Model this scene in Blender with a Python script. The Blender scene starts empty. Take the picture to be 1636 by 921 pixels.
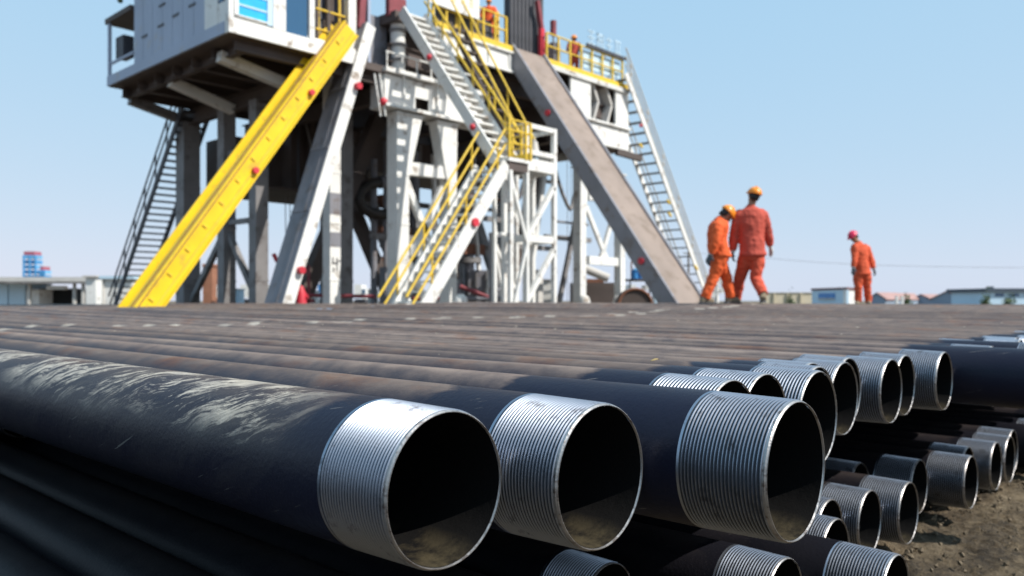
import bpy, math, random
from mathutils import Vector, Matrix, Euler
R = math.radians
random.seed(7)
S = bpy.context.scene
COL = S.collection

# ------------------------------------------------------------------ camera
# world axes: X runs across the pile of pipes, Y runs along the pipes, Z up; the camera stands at X=Y=0
HC = 0.975                       # lens height above the dirt
F, AZ, CX, HY = 1300.0, R(46.7), 798.0, 481.0     # focal length, azimuth, vanishing centre and horizon, in the photograph's pixels
CA, SA = math.cos(AZ), math.sin(AZ)
cam = bpy.data.cameras.new('camera')
cam.sensor_width = 36.0
cam.lens = F / 1636 * 36
cam.shift_x = (818 - CX) / 1636
cam.shift_y = (HY - 460.5) / 1636
cam.clip_start = 0.05
cam.clip_end = 6000
cam.dof.use_dof = True
cam.dof.focus_distance = 1.58
cam.dof.aperture_fstop = 4.2
camo = bpy.data.objects.new('camera', cam)
COL.objects.link(camo)
camo.location = (0, 0, HC)
camo.rotation_euler = (R(90), 0, -AZ)
S.camera = camo

# ------------------------------------------------------------------ sky and sun
SUN_EL = R(46)
SUN_H = Vector((0.30, -0.95)).normalized()
w = bpy.data.worlds.new('World')
S.world = w
w.use_nodes = True
nt = w.node_tree
bg = nt.nodes['Background']
sky = nt.nodes.new('ShaderNodeTexSky')
sky.sky_type = 'NISHITA'
sky.sun_disc = False
sky.sun_elevation = SUN_EL
sky.sun_rotation = math.atan2(SUN_H.x, SUN_H.y)
sky.altitude = 0
sky.air_density = 1.0
sky.dust_density = 0.35
sky.ozone_density = 1.0
# soften the sky's contrast between zenith and horizon (thin high haze), evenly all round
s1 = nt.nodes.new('ShaderNodeVectorMath'); s1.operation = 'SCALE'; s1.inputs['Scale'].default_value = 0.1
sx, cx_n = nt.nodes.new('ShaderNodeSeparateXYZ'), nt.nodes.new('ShaderNodeCombineXYZ')
nt.links.new(sky.outputs[0], s1.inputs[0]); nt.links.new(s1.outputs[0], sx.inputs[0])
for i, (k, p) in enumerate(((4.75, .34), (4.85, .14), (5.6, .05))):
    pw = nt.nodes.new('ShaderNodeMath'); pw.operation = 'POWER'; pw.inputs[1].default_value = p
    ml = nt.nodes.new('ShaderNodeMath'); ml.operation = 'MULTIPLY'; ml.inputs[1].default_value = k
    nt.links.new(sx.outputs[i], pw.inputs[0]); nt.links.new(pw.outputs[0], ml.inputs[0]); nt.links.new(ml.outputs[0], cx_n.inputs[i])
nt.links.new(cx_n.outputs[0], bg.inputs[0])
bg.inputs[1].default_value = 0.12
sl = bpy.data.lights.new('sun', 'SUN')
sl.energy = 4.2
sl.angle = R(0.5)
sl.color = (1.0, 0.955, 0.88)
so = bpy.data.objects.new('sun', sl)
COL.objects.link(so)
sd = Vector((SUN_H.x * math.cos(SUN_EL), SUN_H.y * math.cos(SUN_EL), math.sin(SUN_EL)))
so.rotation_euler = sd.to_track_quat('Z', 'Y').to_euler()
S.view_settings.view_transform = 'Standard'
S.view_settings.look = 'None'
S.view_settings.exposure = 0.45
S.view_settings.gamma = 1.0

# ------------------------------------------------------------------ measuring: a direction of the photograph cut with a plane of the site
def ray(x, y):
    t = (x - CX) / F
    return Vector((t * CA + SA, CA - t * SA, -(y - HY) / F))
def at_v(x, y, v): d = ray(x, y); return d * (v / d.y) + Vector((0, 0, HC))
def at_u(x, y, u): d = ray(x, y); return d * (u / d.x) + Vector((0, 0, HC))
def at_z(x, y, z): d = ray(x, y); return d * (z / d.z) + Vector((0, 0, HC))
def at_d(x, y, Z): return ray(x, y) * Z + Vector((0, 0, HC))

# ------------------------------------------------------------------ materials
def material(name, col, rough=0.6, metal=0.0, var=0.0, scale=3.0, dirt=None, dirt_amt=0.0, bump=0.0, bscale=40.0, spec=0.5, emit=None):
    m = bpy.data.materials.new(name)
    m.use_nodes = True
    n, l = m.node_tree.nodes, m.node_tree.links
    b = n['Principled BSDF']
    b.inputs['Base Color'].default_value = (*col, 1)
    b.inputs['Roughness'].default_value = rough
    b.inputs['Metallic'].default_value = metal
    b.inputs['Specular IOR Level'].default_value = spec
    tc = n.new('ShaderNodeTexCoord')
    out = None
    if var > 0:
        nz = n.new('ShaderNodeTexNoise'); nz.inputs['Scale'].default_value = scale; nz.inputs['Detail'].default_value = 6
        l.new(tc.outputs['Object'], nz.inputs['Vector'])
        mp = n.new('ShaderNodeMapRange'); mp.inputs[1].default_value = .3; mp.inputs[2].default_value = .7
        mp.inputs[3].default_value = 1 - var; mp.inputs[4].default_value = 1 + var
        l.new(nz.outputs[0], mp.inputs[0])
        vm = n.new('ShaderNodeVectorMath'); vm.operation = 'SCALE'; vm.inputs[0].default_value = col
        l.new(mp.outputs[0], vm.inputs['Scale'])
        out = vm.outputs[0]
    if dirt:
        nz = n.new('ShaderNodeTexNoise'); nz.inputs['Scale'].default_value = scale * 1.7; nz.inputs['Detail'].default_value = 9; nz.inputs['Roughness'].default_value = .65
        l.new(tc.outputs['Object'], nz.inputs['Vector'])
        rp = n.new('ShaderNodeMapRange'); rp.inputs[1].default_value = .62 - .25 * dirt_amt; rp.inputs[2].default_value = .72 - .15 * dirt_amt
        l.new(nz.outputs[0], rp.inputs[0])
        mx = n.new('ShaderNodeMix'); mx.data_type = 'RGBA'
        l.new(rp.outputs[0], mx.inputs[0])
        if out: l.new(out, mx.inputs[6])
        else: mx.inputs[6].default_value = (*col, 1)
        mx.inputs[7].default_value = (*dirt, 1)
        out = mx.outputs[2]
    if out: l.new(out, b.inputs['Base Color'])
    if bump > 0:
        nz = n.new('ShaderNodeTexNoise'); nz.inputs['Scale'].default_value = bscale; nz.inputs['Detail'].default_value = 5
        l.new(tc.outputs['Object'], nz.inputs['Vector'])
        bp = n.new('ShaderNodeBump'); bp.inputs['Strength'].default_value = bump; bp.inputs['Distance'].default_value = .01
        l.new(nz.outputs[0], bp.inputs['Height']); l.new(bp.outputs[0], b.inputs['Normal'])
    if emit:
        b.inputs['Emission Color'].default_value = (*emit, 1); b.inputs['Emission Strength'].default_value = 1
    return m

M = {}
M['white'] = material('white_paint', (.74, .73, .70), .5, var=.07, scale=1.4, dirt=(.30, .24, .19), dirt_amt=.25)
M['cabin'] = material('cabin_paint_with_shade', (.34, .39, .50), .55, var=.06, scale=.8, dirt=(.38, .36, .36), dirt_amt=.15)  # shade of the white cabin's side walls is put into this blue grey
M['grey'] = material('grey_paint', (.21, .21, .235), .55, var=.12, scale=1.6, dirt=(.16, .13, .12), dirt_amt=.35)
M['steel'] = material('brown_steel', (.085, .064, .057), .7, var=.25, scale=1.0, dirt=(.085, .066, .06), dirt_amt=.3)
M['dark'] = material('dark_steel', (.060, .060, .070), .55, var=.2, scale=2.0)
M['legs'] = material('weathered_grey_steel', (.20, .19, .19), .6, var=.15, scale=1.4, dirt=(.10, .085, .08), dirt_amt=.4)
M['yellow'] = material('yellow_paint', (.80, .53, .012), .42, var=.08, scale=1.5, dirt=(.55, .36, .04), dirt_amt=.2)
M['rail'] = material('yellow_rail_paint', (.72, .48, .04), .5, var=.12, scale=3)
M['plank'] = material('scuffed_ramp_plate', (.26, .20, .165), .6, var=.14, scale=1.2, dirt=(.19, .14, .105), dirt_amt=.45, bump=.2, bscale=20)
M['red'] = material('red_paint', (.55, .03, .05), .45, var=.1)
M['darkred'] = material('oxide_red_paint', (.22, .04, .05), .55, var=.2)
M['blue'] = material('blue_paint', (.03, .20, .50), .45, var=.12, scale=2)
M['cyan'] = material('bright_blue_panel', (.02, .42, .78), .35, var=.1)
M['rust'] = material('rusty_steel', (.20, .085, .05), .8, var=.3, scale=4)
M['rubber'] = material('black_hose_rubber', (.035, .03, .028), .55)
M['wood'] = material('old_timber', (.16, .12, .085), .8, var=.25, scale=6, bump=.3)
M['brick'] = material('brown_brick', (.30, .13, .075), .85, var=.15, scale=2)
M['beige'] = material('beige_render', (.56, .49, .36), .85, var=.08, scale=.6)
M['pinkroof'] = material('faded_red_roof_tile', (.36, .22, .20), .8, var=.12, scale=.4)
M['house'] = material('blue_grey_house_wall', (.24, .30, .38), .85, var=.06, scale=.3)
M['darkroof'] = material('dark_roof_sheet', (.05, .07, .10), .6)
M['redroof'] = material('brown_red_roof_edge', (.16, .07, .07), .7)
M['paleblue'] = material('pale_blue_wall', (.50, .66, .78), .6, var=.05, scale=.5)
M['towerblue'] = material('far_tower_blue', (.07, .28, .55), .6, var=.3, scale=.4)
M['towerlight'] = material('far_tower_light_blue', (.16, .42, .66), .6, var=.3, scale=.5)
M['redroof2'] = material('far_dull_red', (.40, .12, .16), .6)
M['concrete'] = material('pale_concrete', (.52, .50, .47), .85, var=.1, scale=2)
M['green'] = material('dull_green_foliage', (.06, .09, .03), .8, var=.3, scale=4)
M['orange'] = material('orange_coverall_cloth', (.72, .105, .02), .85, var=.10, scale=9, bump=.25, bscale=30)
M['faded'] = material('faded_red_coverall_cloth', (.47, .072, .045), .85, var=.10, scale=9, bump=.25, bscale=30)
M['coral'] = material('coral_coverall_cloth', (.60, .085, .028), .85, var=.10, scale=9, bump=.25, bscale=30)
M['reddish'] = material('red_orange_trouser_cloth', (.55, .078, .036), .85, var=.10, scale=9, bump=.25, bscale=30)
M['skin'] = material('tanned_skin', (.30, .16, .10), .6)
M['hair'] = material('black_hair', (.012, .010, .010), .6)
M['helmet'] = material('yellow_orange_helmet_plastic', (.85, .27, .02), .3)
M['helmetred'] = material('crimson_helmet_plastic', (.62, .02, .08), .3)
M['glove'] = material('dirty_work_glove', (.09, .10, .11), .85, var=.3, scale=14)
M['glovepale'] = material('pale_glove_cuff', (.55, .55, .52), .85, var=.15, scale=14)
M['boot'] = material('dusty_work_boot', (.22, .17, .11), .85, var=.3, scale=12)
M['black'] = material('near_black_opening', (.012, .014, .016), .8)

def glass(name, col):
    m = bpy.data.materials.new(name); m.use_nodes = True
    b = m.node_tree.nodes['Principled BSDF']
    b.inputs['Base Color'].default_value = (*col, 1); b.inputs['Roughness'].default_value = .08
    b.inputs['Specular IOR Level'].default_value = .8
    return m
M['glass'] = glass('dark_blue_window_glass', (.03, .10, .20))

# pipe body: near black blue paint, clean where the ends were covered (world Y below about 1.1 m), dusted brown on top further in
def pipe_material(name, streaks, dust=1.0):
    m = bpy.data.materials.new(name); m.use_nodes = True
    n, l = m.node_tree.nodes, m.node_tree.links
    b = n['Principled BSDF']
    def math_(op, a, c=None, clamp=False):
        q = n.new('ShaderNodeMath'); q.operation = op; q.use_clamp = clamp
        for k, val in enumerate((a, c)):
            if val is None: continue
            if isinstance(val, (int, float)): q.inputs[k].default_value = val
            else: l.new(val, q.inputs[k])
        return q.outputs[0]
    def rng(v, a0, a1, b0=0., b1=1.):
        q = n.new('ShaderNodeMapRange')
        for k, val in enumerate((a0, a1, b0, b1)): q.inputs[k + 1].default_value = val
        l.new(v, q.inputs[0]); return q.outputs[0]
    def noise(vec, sc, det=6, rough=.55, dist=0.):
        q = n.new('ShaderNodeTexNoise'); q.inputs['Scale'].default_value = sc; q.inputs['Detail'].default_value = det
        q.inputs['Roughness'].default_value = rough; q.inputs['Distortion'].default_value = dist
        l.new(vec, q.inputs['Vector']); return q.outputs[0]
    def comb(x, y, z):
        q = n.new('ShaderNodeCombineXYZ')
        for k, val in enumerate((x, y, z)):
            if isinstance(val, (int, float)): q.inputs[k].default_value = val
            else: l.new(val, q.inputs[k])
        return q.outputs[0]
    def mix(f, c0, c1):
        q = n.new('ShaderNodeMix'); q.data_type = 'RGBA'
        l.new(f, q.inputs[0])
        for k, c in ((6, c0), (7, c1)):
            if isinstance(c, tuple): q.inputs[k].default_value = (*c, 1)
            else: l.new(c, q.inputs[k])
        return q.outputs[2]
    tc = n.new('ShaderNodeTexCoord'); geo = n.new('ShaderNodeNewGeometry'); oi = n.new('ShaderNodeObjectInfo')
    so_ = n.new('ShaderNodeSeparateXYZ'); l.new(tc.outputs['Object'], so_.inputs[0])
    sp = n.new('ShaderNodeSeparateXYZ'); l.new(geo.outputs['Position'], sp.inputs[0])
    ox, oy, oz = so_.outputs
    ang = math_('ARCTAN2', ox, oz)
    arc = math_('MULTIPLY', ang, .1225)
    rnd = math_('MULTIPLY', oi.outputs['Random'], 37.0)
    surf = comb(arc, oy, rnd)
    # where dust lies: beyond the covered ends, thick on top, wandering edge
    # (the mesh stays upright, so the local angle says how far from the top a point of the pipe is)
    edge_n = noise(comb(math_('MULTIPLY', arc, 7.), math_('MULTIPLY', oy, 3.), rnd), 1.0, 5)
    yy = math_('ADD', sp.outputs[1], math_('MULTIPLY', math_('SUBTRACT', edge_n, .5), .34))
    past = rng(yy, 1.12, 1.15)
    top = rng(math_('ABSOLUTE', ang), 1.75, .75)
    patch = noise(surf, 9., 9, .7)
    patch2 = noise(comb(arc, math_('MULTIPLY', oy, .22), rnd), 9., 6, .6)
    dustm = math_('MULTIPLY', math_('MULTIPLY', past, top), rng(math_('ADD', patch, math_('MULTIPLY', patch2, .5)), .50, .82, .60, 1.), True)
    deep = rng(sp.outputs[1], 1.1, 4.0, .85 * dust, 1.0 * dust)
    cap = rng(math_('ABSOLUTE', math_('ADD', ang, math_('MULTIPLY', math_('SUBTRACT', patch, .5), .5))), .66, .14, .16, 1.)
    dustm = math_('MULTIPLY', math_('MULTIPLY', dustm, cap), deep, True)
    paint = mix(rng(noise(surf, 5., 8), .35, .7), (.0085, .0095, .023) if dust > .3 else (.008, .008, .012), (.0135, .0138, .025) if dust > .3 else (.012, .0115, .015))
    dcol = mix(rng(noise(comb(math_('MULTIPLY', arc, 2.), math_('MULTIPLY', oy, .35), rnd), 4., 8, .7), .38, .68), (.165, .124, .106), (.265, .205, .170))
    rustc = mix(rng(noise(comb(arc, math_('MULTIPLY', oy, .5), math_('ADD', rnd, 5.)), 5., 7, .6), .56, .70), dcol, (.225, .115, .070))
    vs_ = n.new('ShaderNodeVectorMath'); vs_.operation = 'SCALE'; l.new(rustc, vs_.inputs[0]); l.new(rng(oi.outputs['Random'], 0, 1, .72, 1.15), vs_.inputs['Scale'])
    col = mix(dustm, paint, vs_.outputs[0])
    # pale scuffs
    sc = math_('MULTIPLY', rng(noise(comb(math_('MULTIPLY', arc, 3.), math_('MULTIPLY', oy, 1.), rnd), 14., 8, .75), .66, .76), math_('MULTIPLY', past, top))
    col = mix(math_('MULTIPLY', sc, .55, True), col, (.42, .38, .33))
    # sparse rusty rubs and hair-thin scratches, on the clean ends too
    rub = math_('MULTIPLY', rng(noise(comb(math_('ADD', math_('MULTIPLY', arc, 2.2), math_('MULTIPLY', oy, .8)), math_('MULTIPLY', oy, .7), math_('ADD', rnd, 11.)), 7., 9, .72), .66, .73), rng(math_('ABSOLUTE', ang), 1.5, .6))
    col = mix(math_('MULTIPLY', rub, .55 * (1 if dust > .3 else 0), True), col, (.24, .125, .07))
    scr = rng(noise(comb(math_('ADD', math_('MULTIPLY', arc, 60.), math_('MULTIPLY', oy, 22.)), math_('MULTIPLY', oy, 3.), rnd), 2.0, 3, .6, .6), .705, .73)
    col = mix(math_('MULTIPLY', scr, .5 if dust > .3 else .1, True), col, (.30, .28, .25))
    # a paint mark on top of every pipe, about mid-length
    mk = math_('MULTIPLY', rng(math_('ABSOLUTE', math_('ADD', math_('SUBTRACT', sp.outputs[1], 5.62), math_('MULTIPLY', math_('SUBTRACT', oi.outputs['Random'], .5), .5))), .085, .055), rng(math_('ABSOLUTE', ang), .55, .35))
    col = mix(math_('MULTIPLY', mk, rng(patch, .35, .6, .2, .9), True), col, (.50, .45, .38))
    # fine grit
    gr = rng(noise(surf, 260., 3, .6), .62, .78)
    col = mix(math_('MULTIPLY', gr, rng(sp.outputs[1], .9, 1.3, .04, .20), True), col, (.30, .26, .22))
    if streaks:
        # chalky mud dragged round the pipe in slanting strokes
        s_ = math_('SUBTRACT', arc, math_('MULTIPLY', oy, .7)); t_ = math_('ADD', math_('MULTIPLY', arc, 1.25), math_('MULTIPLY', oy, .75))
        wob = noise(comb(arc, oy, 3.), 3.2, 3)
        v1 = comb(math_('MULTIPLY', s_, 2.4), math_('ADD', math_('MULTIPLY', t_, 9.5), math_('MULTIPLY', wob, 2.6)), 1.)
        st = rng(noise(v1, 1.5, 14, .80), .49, .545)
        big = math_('MAXIMUM', rng(noise(comb(math_('MULTIPLY', arc, 2.), math_('MULTIPLY', oy, .8), 9.), 3.1, 4), .33, .50), math_('MULTIPLY', rng(oy, .25, .38), rng(oy, 1.5, 1.0)))
        # strokes lie on the side facing -X, between the shoulder and the top
        ba = math_('MULTIPLY', rng(math_('ADD', ang, math_('MULTIPLY', math_('SUBTRACT', wob, .5), 1.3)), -1.35, -.85), rng(ang, .45, .1))
        along = math_('MULTIPLY', rng(oy, .23, .36), rng(oy, 6.0, 3.4, .25, 1.))
        f_ = math_('MULTIPLY', math_('MULTIPLY', math_('MULTIPLY', st, rng(noise(comb(math_('MULTIPLY', s_, 9.), math_('MULTIPLY', t_, 60.), 2.), 2.2, 8, .8), .36, .56, .40, 1.)), big), math_('MULTIPLY', ba, along), True)
        col = mix(math_('MULTIPLY', f_, .95, True), col, mix(rng(patch, .35, .65), (.42, .375, .32), (.70, .62, .50)))
        veil = math_('MULTIPLY', math_('MULTIPLY', rng(noise(v1, .8, 8, .7), .42, .70), along), math_('MULTIPLY', rng(ang, -2.6, -1.2), .42), True)
        col = mix(veil, col, (.12, .105, .09))
    l.new(col, b.inputs['Base Color'])
    l.new(rng(dustm, 0., 1., .45, .85), b.inputs['Roughness'])
    b.inputs['Specular IOR Level'].default_value = .20 if dust > .3 else .08
    bp = n.new('ShaderNodeBump'); bp.inputs['Strength'].default_value = .35; bp.inputs['Distance'].default_value = .003
    l.new(noise(surf, 90., 4), bp.inputs['Height']); l.new(bp.outputs[0], b.inputs['Normal'])
    return m
M['pipe'] = pipe_material('dusty_blue_black_pipe', False)
M['pipe_mud'] = pipe_material('mud_streaked_blue_black_pipe', True, .55)
M['pipe_clean'] = pipe_material('sheltered_blue_black_pipe', False, .12)

def thread_material():
    m = bpy.data.materials.new('machined_thread_steel'); m.use_nodes = True
    n, l = m.node_tree.nodes, m.node_tree.links
    b = n['Principled BSDF']; b.inputs['Metallic'].default_value = 1.0
    tc = n.new('ShaderNodeTexCoord'); oi = n.new('ShaderNodeObjectInfo')
    ad = n.new('ShaderNodeVectorMath'); ad.operation = 'ADD'
    sc = n.new('ShaderNodeVectorMath'); sc.operation = 'SCALE'; sc.inputs[0].default_value = (13., 7., 5.)
    l.new(oi.outputs['Random'], sc.inputs['Scale']); l.new(tc.outputs['Object'], ad.inputs[0]); l.new(sc.outputs[0], ad.inputs[1])
    nz = n.new('ShaderNodeTexNoise'); nz.inputs['Scale'].default_value = 22; nz.inputs['Detail'].default_value = 10; nz.inputs['Roughness'].default_value = .7
    l.new(ad.outputs[0], nz.inputs[0])
    r1 = n.new('ShaderNodeMapRange'); r1.inputs[1].default_value = .56; r1.inputs[2].default_value = .72; l.new(nz.outputs[0], r1.inputs[0])
    mx = n.new('ShaderNodeMix'); mx.data_type = 'RGBA'; l.new(r1.outputs[0], mx.inputs[0])
    mx.inputs[6].default_value = (.34, .375, .44, 1); mx.inputs[7].default_value = (.06, .055, .06, 1)
    l.new(mx.outputs[2], b.inputs['Base Color'])
    r2 = n.new('ShaderNodeMapRange'); r2.inputs[3].default_value = .30; r2.inputs[4].default_value = .44; l.new(nz.outputs[0], r2.inputs[0])
    l.new(r2.outputs[0], b.inputs['Roughness'])
    return m
M['thread'] = thread_material()
M['lip'] = material('cut_steel_lip', (.42, .40, .39), .42, metal=.85, var=.2, scale=40, dirt=(.12, .08, .065), dirt_amt=.35, bump=.12, bscale=120)
M['root'] = material('greasy_thread_root', (.018, .020, .028), .6, metal=.0, var=.4, scale=30)
def bore_material():
    m = bpy.data.materials.new('dull_pipe_bore'); m.use_nodes = True
    n, l = m.node_tree.nodes, m.node_tree.links; b = n['Principled BSDF']; b.inputs['Roughness'].default_value = .9; b.inputs['Specular IOR Level'].default_value = .08
    tc = n.new('ShaderNodeTexCoord'); sp = n.new('ShaderNodeSeparateXYZ'); l.new(tc.outputs['Object'], sp.inputs[0])
    nz = n.new('ShaderNodeTexNoise'); nz.inputs['Scale'].default_value = 14; nz.inputs['Detail'].default_value = 10; nz.inputs['Roughness'].default_value = .7
    l.new(tc.outputs['Object'], nz.inputs['Vector'])
    # silt lies along the bottom of the bore
    a = n.new('ShaderNodeMapRange'); a.inputs[1].default_value = -.088; a.inputs[2].default_value = -.112; l.new(sp.outputs[2], a.inputs[0])
    c = n.new('ShaderNodeMapRange'); c.inputs[1].default_value = .42; c.inputs[2].default_value = .60; l.new(nz.outputs[0], c.inputs[0])
    q = n.new('ShaderNodeMath'); q.operation = 'MULTIPLY'; l.new(a.outputs[0], q.inputs[0]); l.new(c.outputs[0], q.inputs[1])
    mx = n.new('ShaderNodeMix'); mx.data_type = 'RGBA'; l.new(q.outputs[0], mx.inputs[0])
    mx.inputs[6].default_value = (.008, .0075, .0075, 1); mx.inputs[7].default_value = (.062, .050, .030, 1)
    l.new(mx.outputs[2], b.inputs['Base Color'])
    bp = n.new('ShaderNodeBump'); bp.inputs['Strength'].default_value = .6; bp.inputs['Distance'].default_value = .006
    l.new(nz.outputs[0], bp.inputs['Height']); l.new(bp.outputs[0], b.inputs['Normal'])
    return m
M['bore'] = bore_material()

# ------------------------------------------------------------------ mesh helpers
class MB:
    def __init__(s): s.v = []; s.f = []; s.mi = []; s.sm = []
    def add(s, vs, fs, mi=0, smooth=False):
        o = len(s.v); s.v += [tuple(p) for p in vs]
        for f in fs: s.f.append([i + o for i in f]); s.mi.append(mi); s.sm.append(smooth)
    def box(s, a, b, mi=0):
        x0, y0, z0 = (min(a[i], b[i]) for i in range(3)); x1, y1, z1 = (max(a[i], b[i]) for i in range(3))
        s.add([(x0, y0, z0), (x1, y0, z0), (x1, y1, z0), (x0, y1, z0), (x0, y0, z1), (x1, y0, z1), (x1, y1, z1), (x0, y1, z1)],
              [(0, 3, 2, 1), (4, 5, 6, 7), (0, 1, 5, 4), (1, 2, 6, 5), (2, 3, 7, 6), (3, 0, 4, 7)], mi)
    def beam(s, p, q, w_, d_, side=None, mi=0, w2=None, d2=None):
        # box along p->q; w_ is measured along `side`, d_ across it
        p, q = Vector(p), Vector(q); t = (q - p).normalized()
        sd_ = Vector(side) if side else (Vector((0, 0, 1)).cross(t) if abs(t.z) < .95 else Vector((1, 0, 0)))
        a = (sd_ - t * sd_.dot(t)).normalized(); b = t.cross(a)
        w2 = w_ if w2 is None else w2; d2 = d_ if d2 is None else d2
        vs = []
        for c, ww, dd in ((p, w_, d_), (q, w2, d2)):
            vs += [c - a * ww / 2 - b * dd / 2, c + a * ww / 2 - b * dd / 2, c + a * ww / 2 + b * dd / 2, c - a * ww / 2 + b * dd / 2]
        s.add(vs, [(0, 3, 2, 1), (4, 5, 6, 7), (0, 1, 5, 4), (1, 2, 6, 5), (2, 3, 7, 6), (3, 0, 4, 7)], mi)
    def ibeam(s, p, q, w_, d_, side=None, mi=0, tf=.03):
        p, q = Vector(p), Vector(q); t = (q - p).normalized()
        sd_ = Vector(side) if side else (Vector((0, 0, 1)).cross(t) if abs(t.z) < .95 else Vector((1, 0, 0)))
        a = (sd_ - t * sd_.dot(t)).normalized(); b = t.cross(a)
        s.beam(p + b * (d_ - tf) / 2, q + b * (d_ - tf) / 2, w_, tf, a, mi)
        s.beam(p - b * (d_ - tf) / 2, q - b * (d_ - tf) / 2, w_, tf, a, mi)
        s.beam(p, q, tf, d_ - 2 * tf, a, mi)
    def tube(s, pts, r, n=8, mi=0, smooth=True, caps=True):
        pts = [Vector(p) for p in pts]; rr = r if isinstance(r, (list, tuple)) else [r] * len(pts)
        vs, fs = [], []; ref = None
        for i, p in enumerate(pts):
            t = (pts[min(i + 1, len(pts) - 1)] - pts[max(i - 1, 0)]).normalized()
            if ref is None: ref = t.orthogonal().normalized()
            ref = (ref - t * ref.dot(t)).normalized(); b = t.cross(ref)
            for k in range(n):
                an = 2 * math.pi * k / n; vs.append(p + (ref * math.cos(an) + b * math.sin(an)) * rr[i])
        for i in range(len(pts) - 1):
            for k in range(n):
                k2 = (k + 1) % n; fs.append((i * n + k, i * n + k2, (i + 1) * n + k2, (i + 1) * n + k))
        s.add(vs, fs, mi, smooth)
        if caps:
            o = len(pts) * n
            s.add([vs[i] for i in range(n)], [tuple(range(n - 1, -1, -1))], mi)
            s.add([vs[o - n + i] for i in range(n)], [tuple(range(n))], mi)
    def loft(s, rings, mi=0, n=14):
        # rings: (centre, half vector a, half vector b)
        vs, fs = [], []
        for c, a, b in rings:
            for k in range(n):
                an = 2 * math.pi * k / n; vs.append(Vector(c) + Vector(a) * math.cos(an) + Vector(b) * math.sin(an))
        for i in range(len(rings) - 1):
            for k in range(n):
                k2 = (k + 1) % n; fs.append((i * n + k, i * n + k2, (i + 1) * n + k2, (i + 1) * n + k))
        fs.append(tuple(range(n - 1, -1, -1))); fs.append(tuple((len(rings) - 1) * n + k for k in range(n)))
        s.add(vs, fs, mi, True)
    def ball(s, c, r, n=12, mi=0, sc=(1, 1, 1)):
        c = Vector(c); rings = []
        for i in range(1, n):
            th = math.pi * i / n
            rings.append((c + Vector((0, 0, -math.cos(th) * r * sc[2])), Vector((math.sin(th) * r * sc[0], 0, 0)), Vector((0, math.sin(th) * r * sc[1], 0))))
        s.loft(rings, mi, 14)
    def lathe_y(s, prof, n, mi=0, smooth=True, closed=False):
        # prof: (y, radius); revolves round the Y axis
        vs, fs = [], []
        for y, r in prof:
            for k in range(n):
                an = 2 * math.pi * k / n; vs.append((r * math.sin(an), y, r * math.cos(an)))
        for i in range(len(prof) - 1):
            for k in range(n):
                k2 = (k + 1) % n; fs.append((i * n + k, (i + 1) * n + k, (i + 1) * n + k2, i * n + k2))
        s.add(vs, fs, mi, smooth)
    def mesh(s, name, mats):
        me = bpy.data.meshes.new(name)
        me.from_pydata(s.v, [], s.f)
        for m in (mats if isinstance(mats, (list, tuple)) else [mats]): me.materials.append(m)
        me.polygons.foreach_set('material_index', s.mi)
        me.polygons.foreach_set('use_smooth', s.sm)
        me.update()
        return me
    def build(s, name, mats, parent=None):
        return link(name, s.mesh(name, mats), parent)

def link(name, me, parent=None):
    o = bpy.data.objects.new(name, me); COL.objects.link(o)
    if parent: o.parent = parent
    return o
def tag(o, label=None, cat=None, group=None, kind=None):
    if label: o['label'] = label
    if cat: o['category'] = cat
    if group: o['group'] = group
    if kind: o['kind'] = kind
    return o
def thing(name, label, cat, loc=(0, 0, 0), group=None):
    o = bpy.data.objects.new(name, None); COL.objects.link(o); o.location = loc; o.empty_display_size = .2
    return tag(o, label, cat, group)
def part(name, mat, parent, fn, *a, **k):
    m = MB(); getattr(m, fn)(*a, **k)
    if parent is not None:
        L = parent.location; m.v = [(x - L.x, y - L.y, z - L.z) for x, y, z in m.v]
    return m.build(name, M[mat] if isinstance(mat, str) else mat, parent)
def local(m, parent):
    L = parent.location; m.v = [(x - L.x, y - L.y, z - L.z) for x, y, z in m.v]; return m

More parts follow.
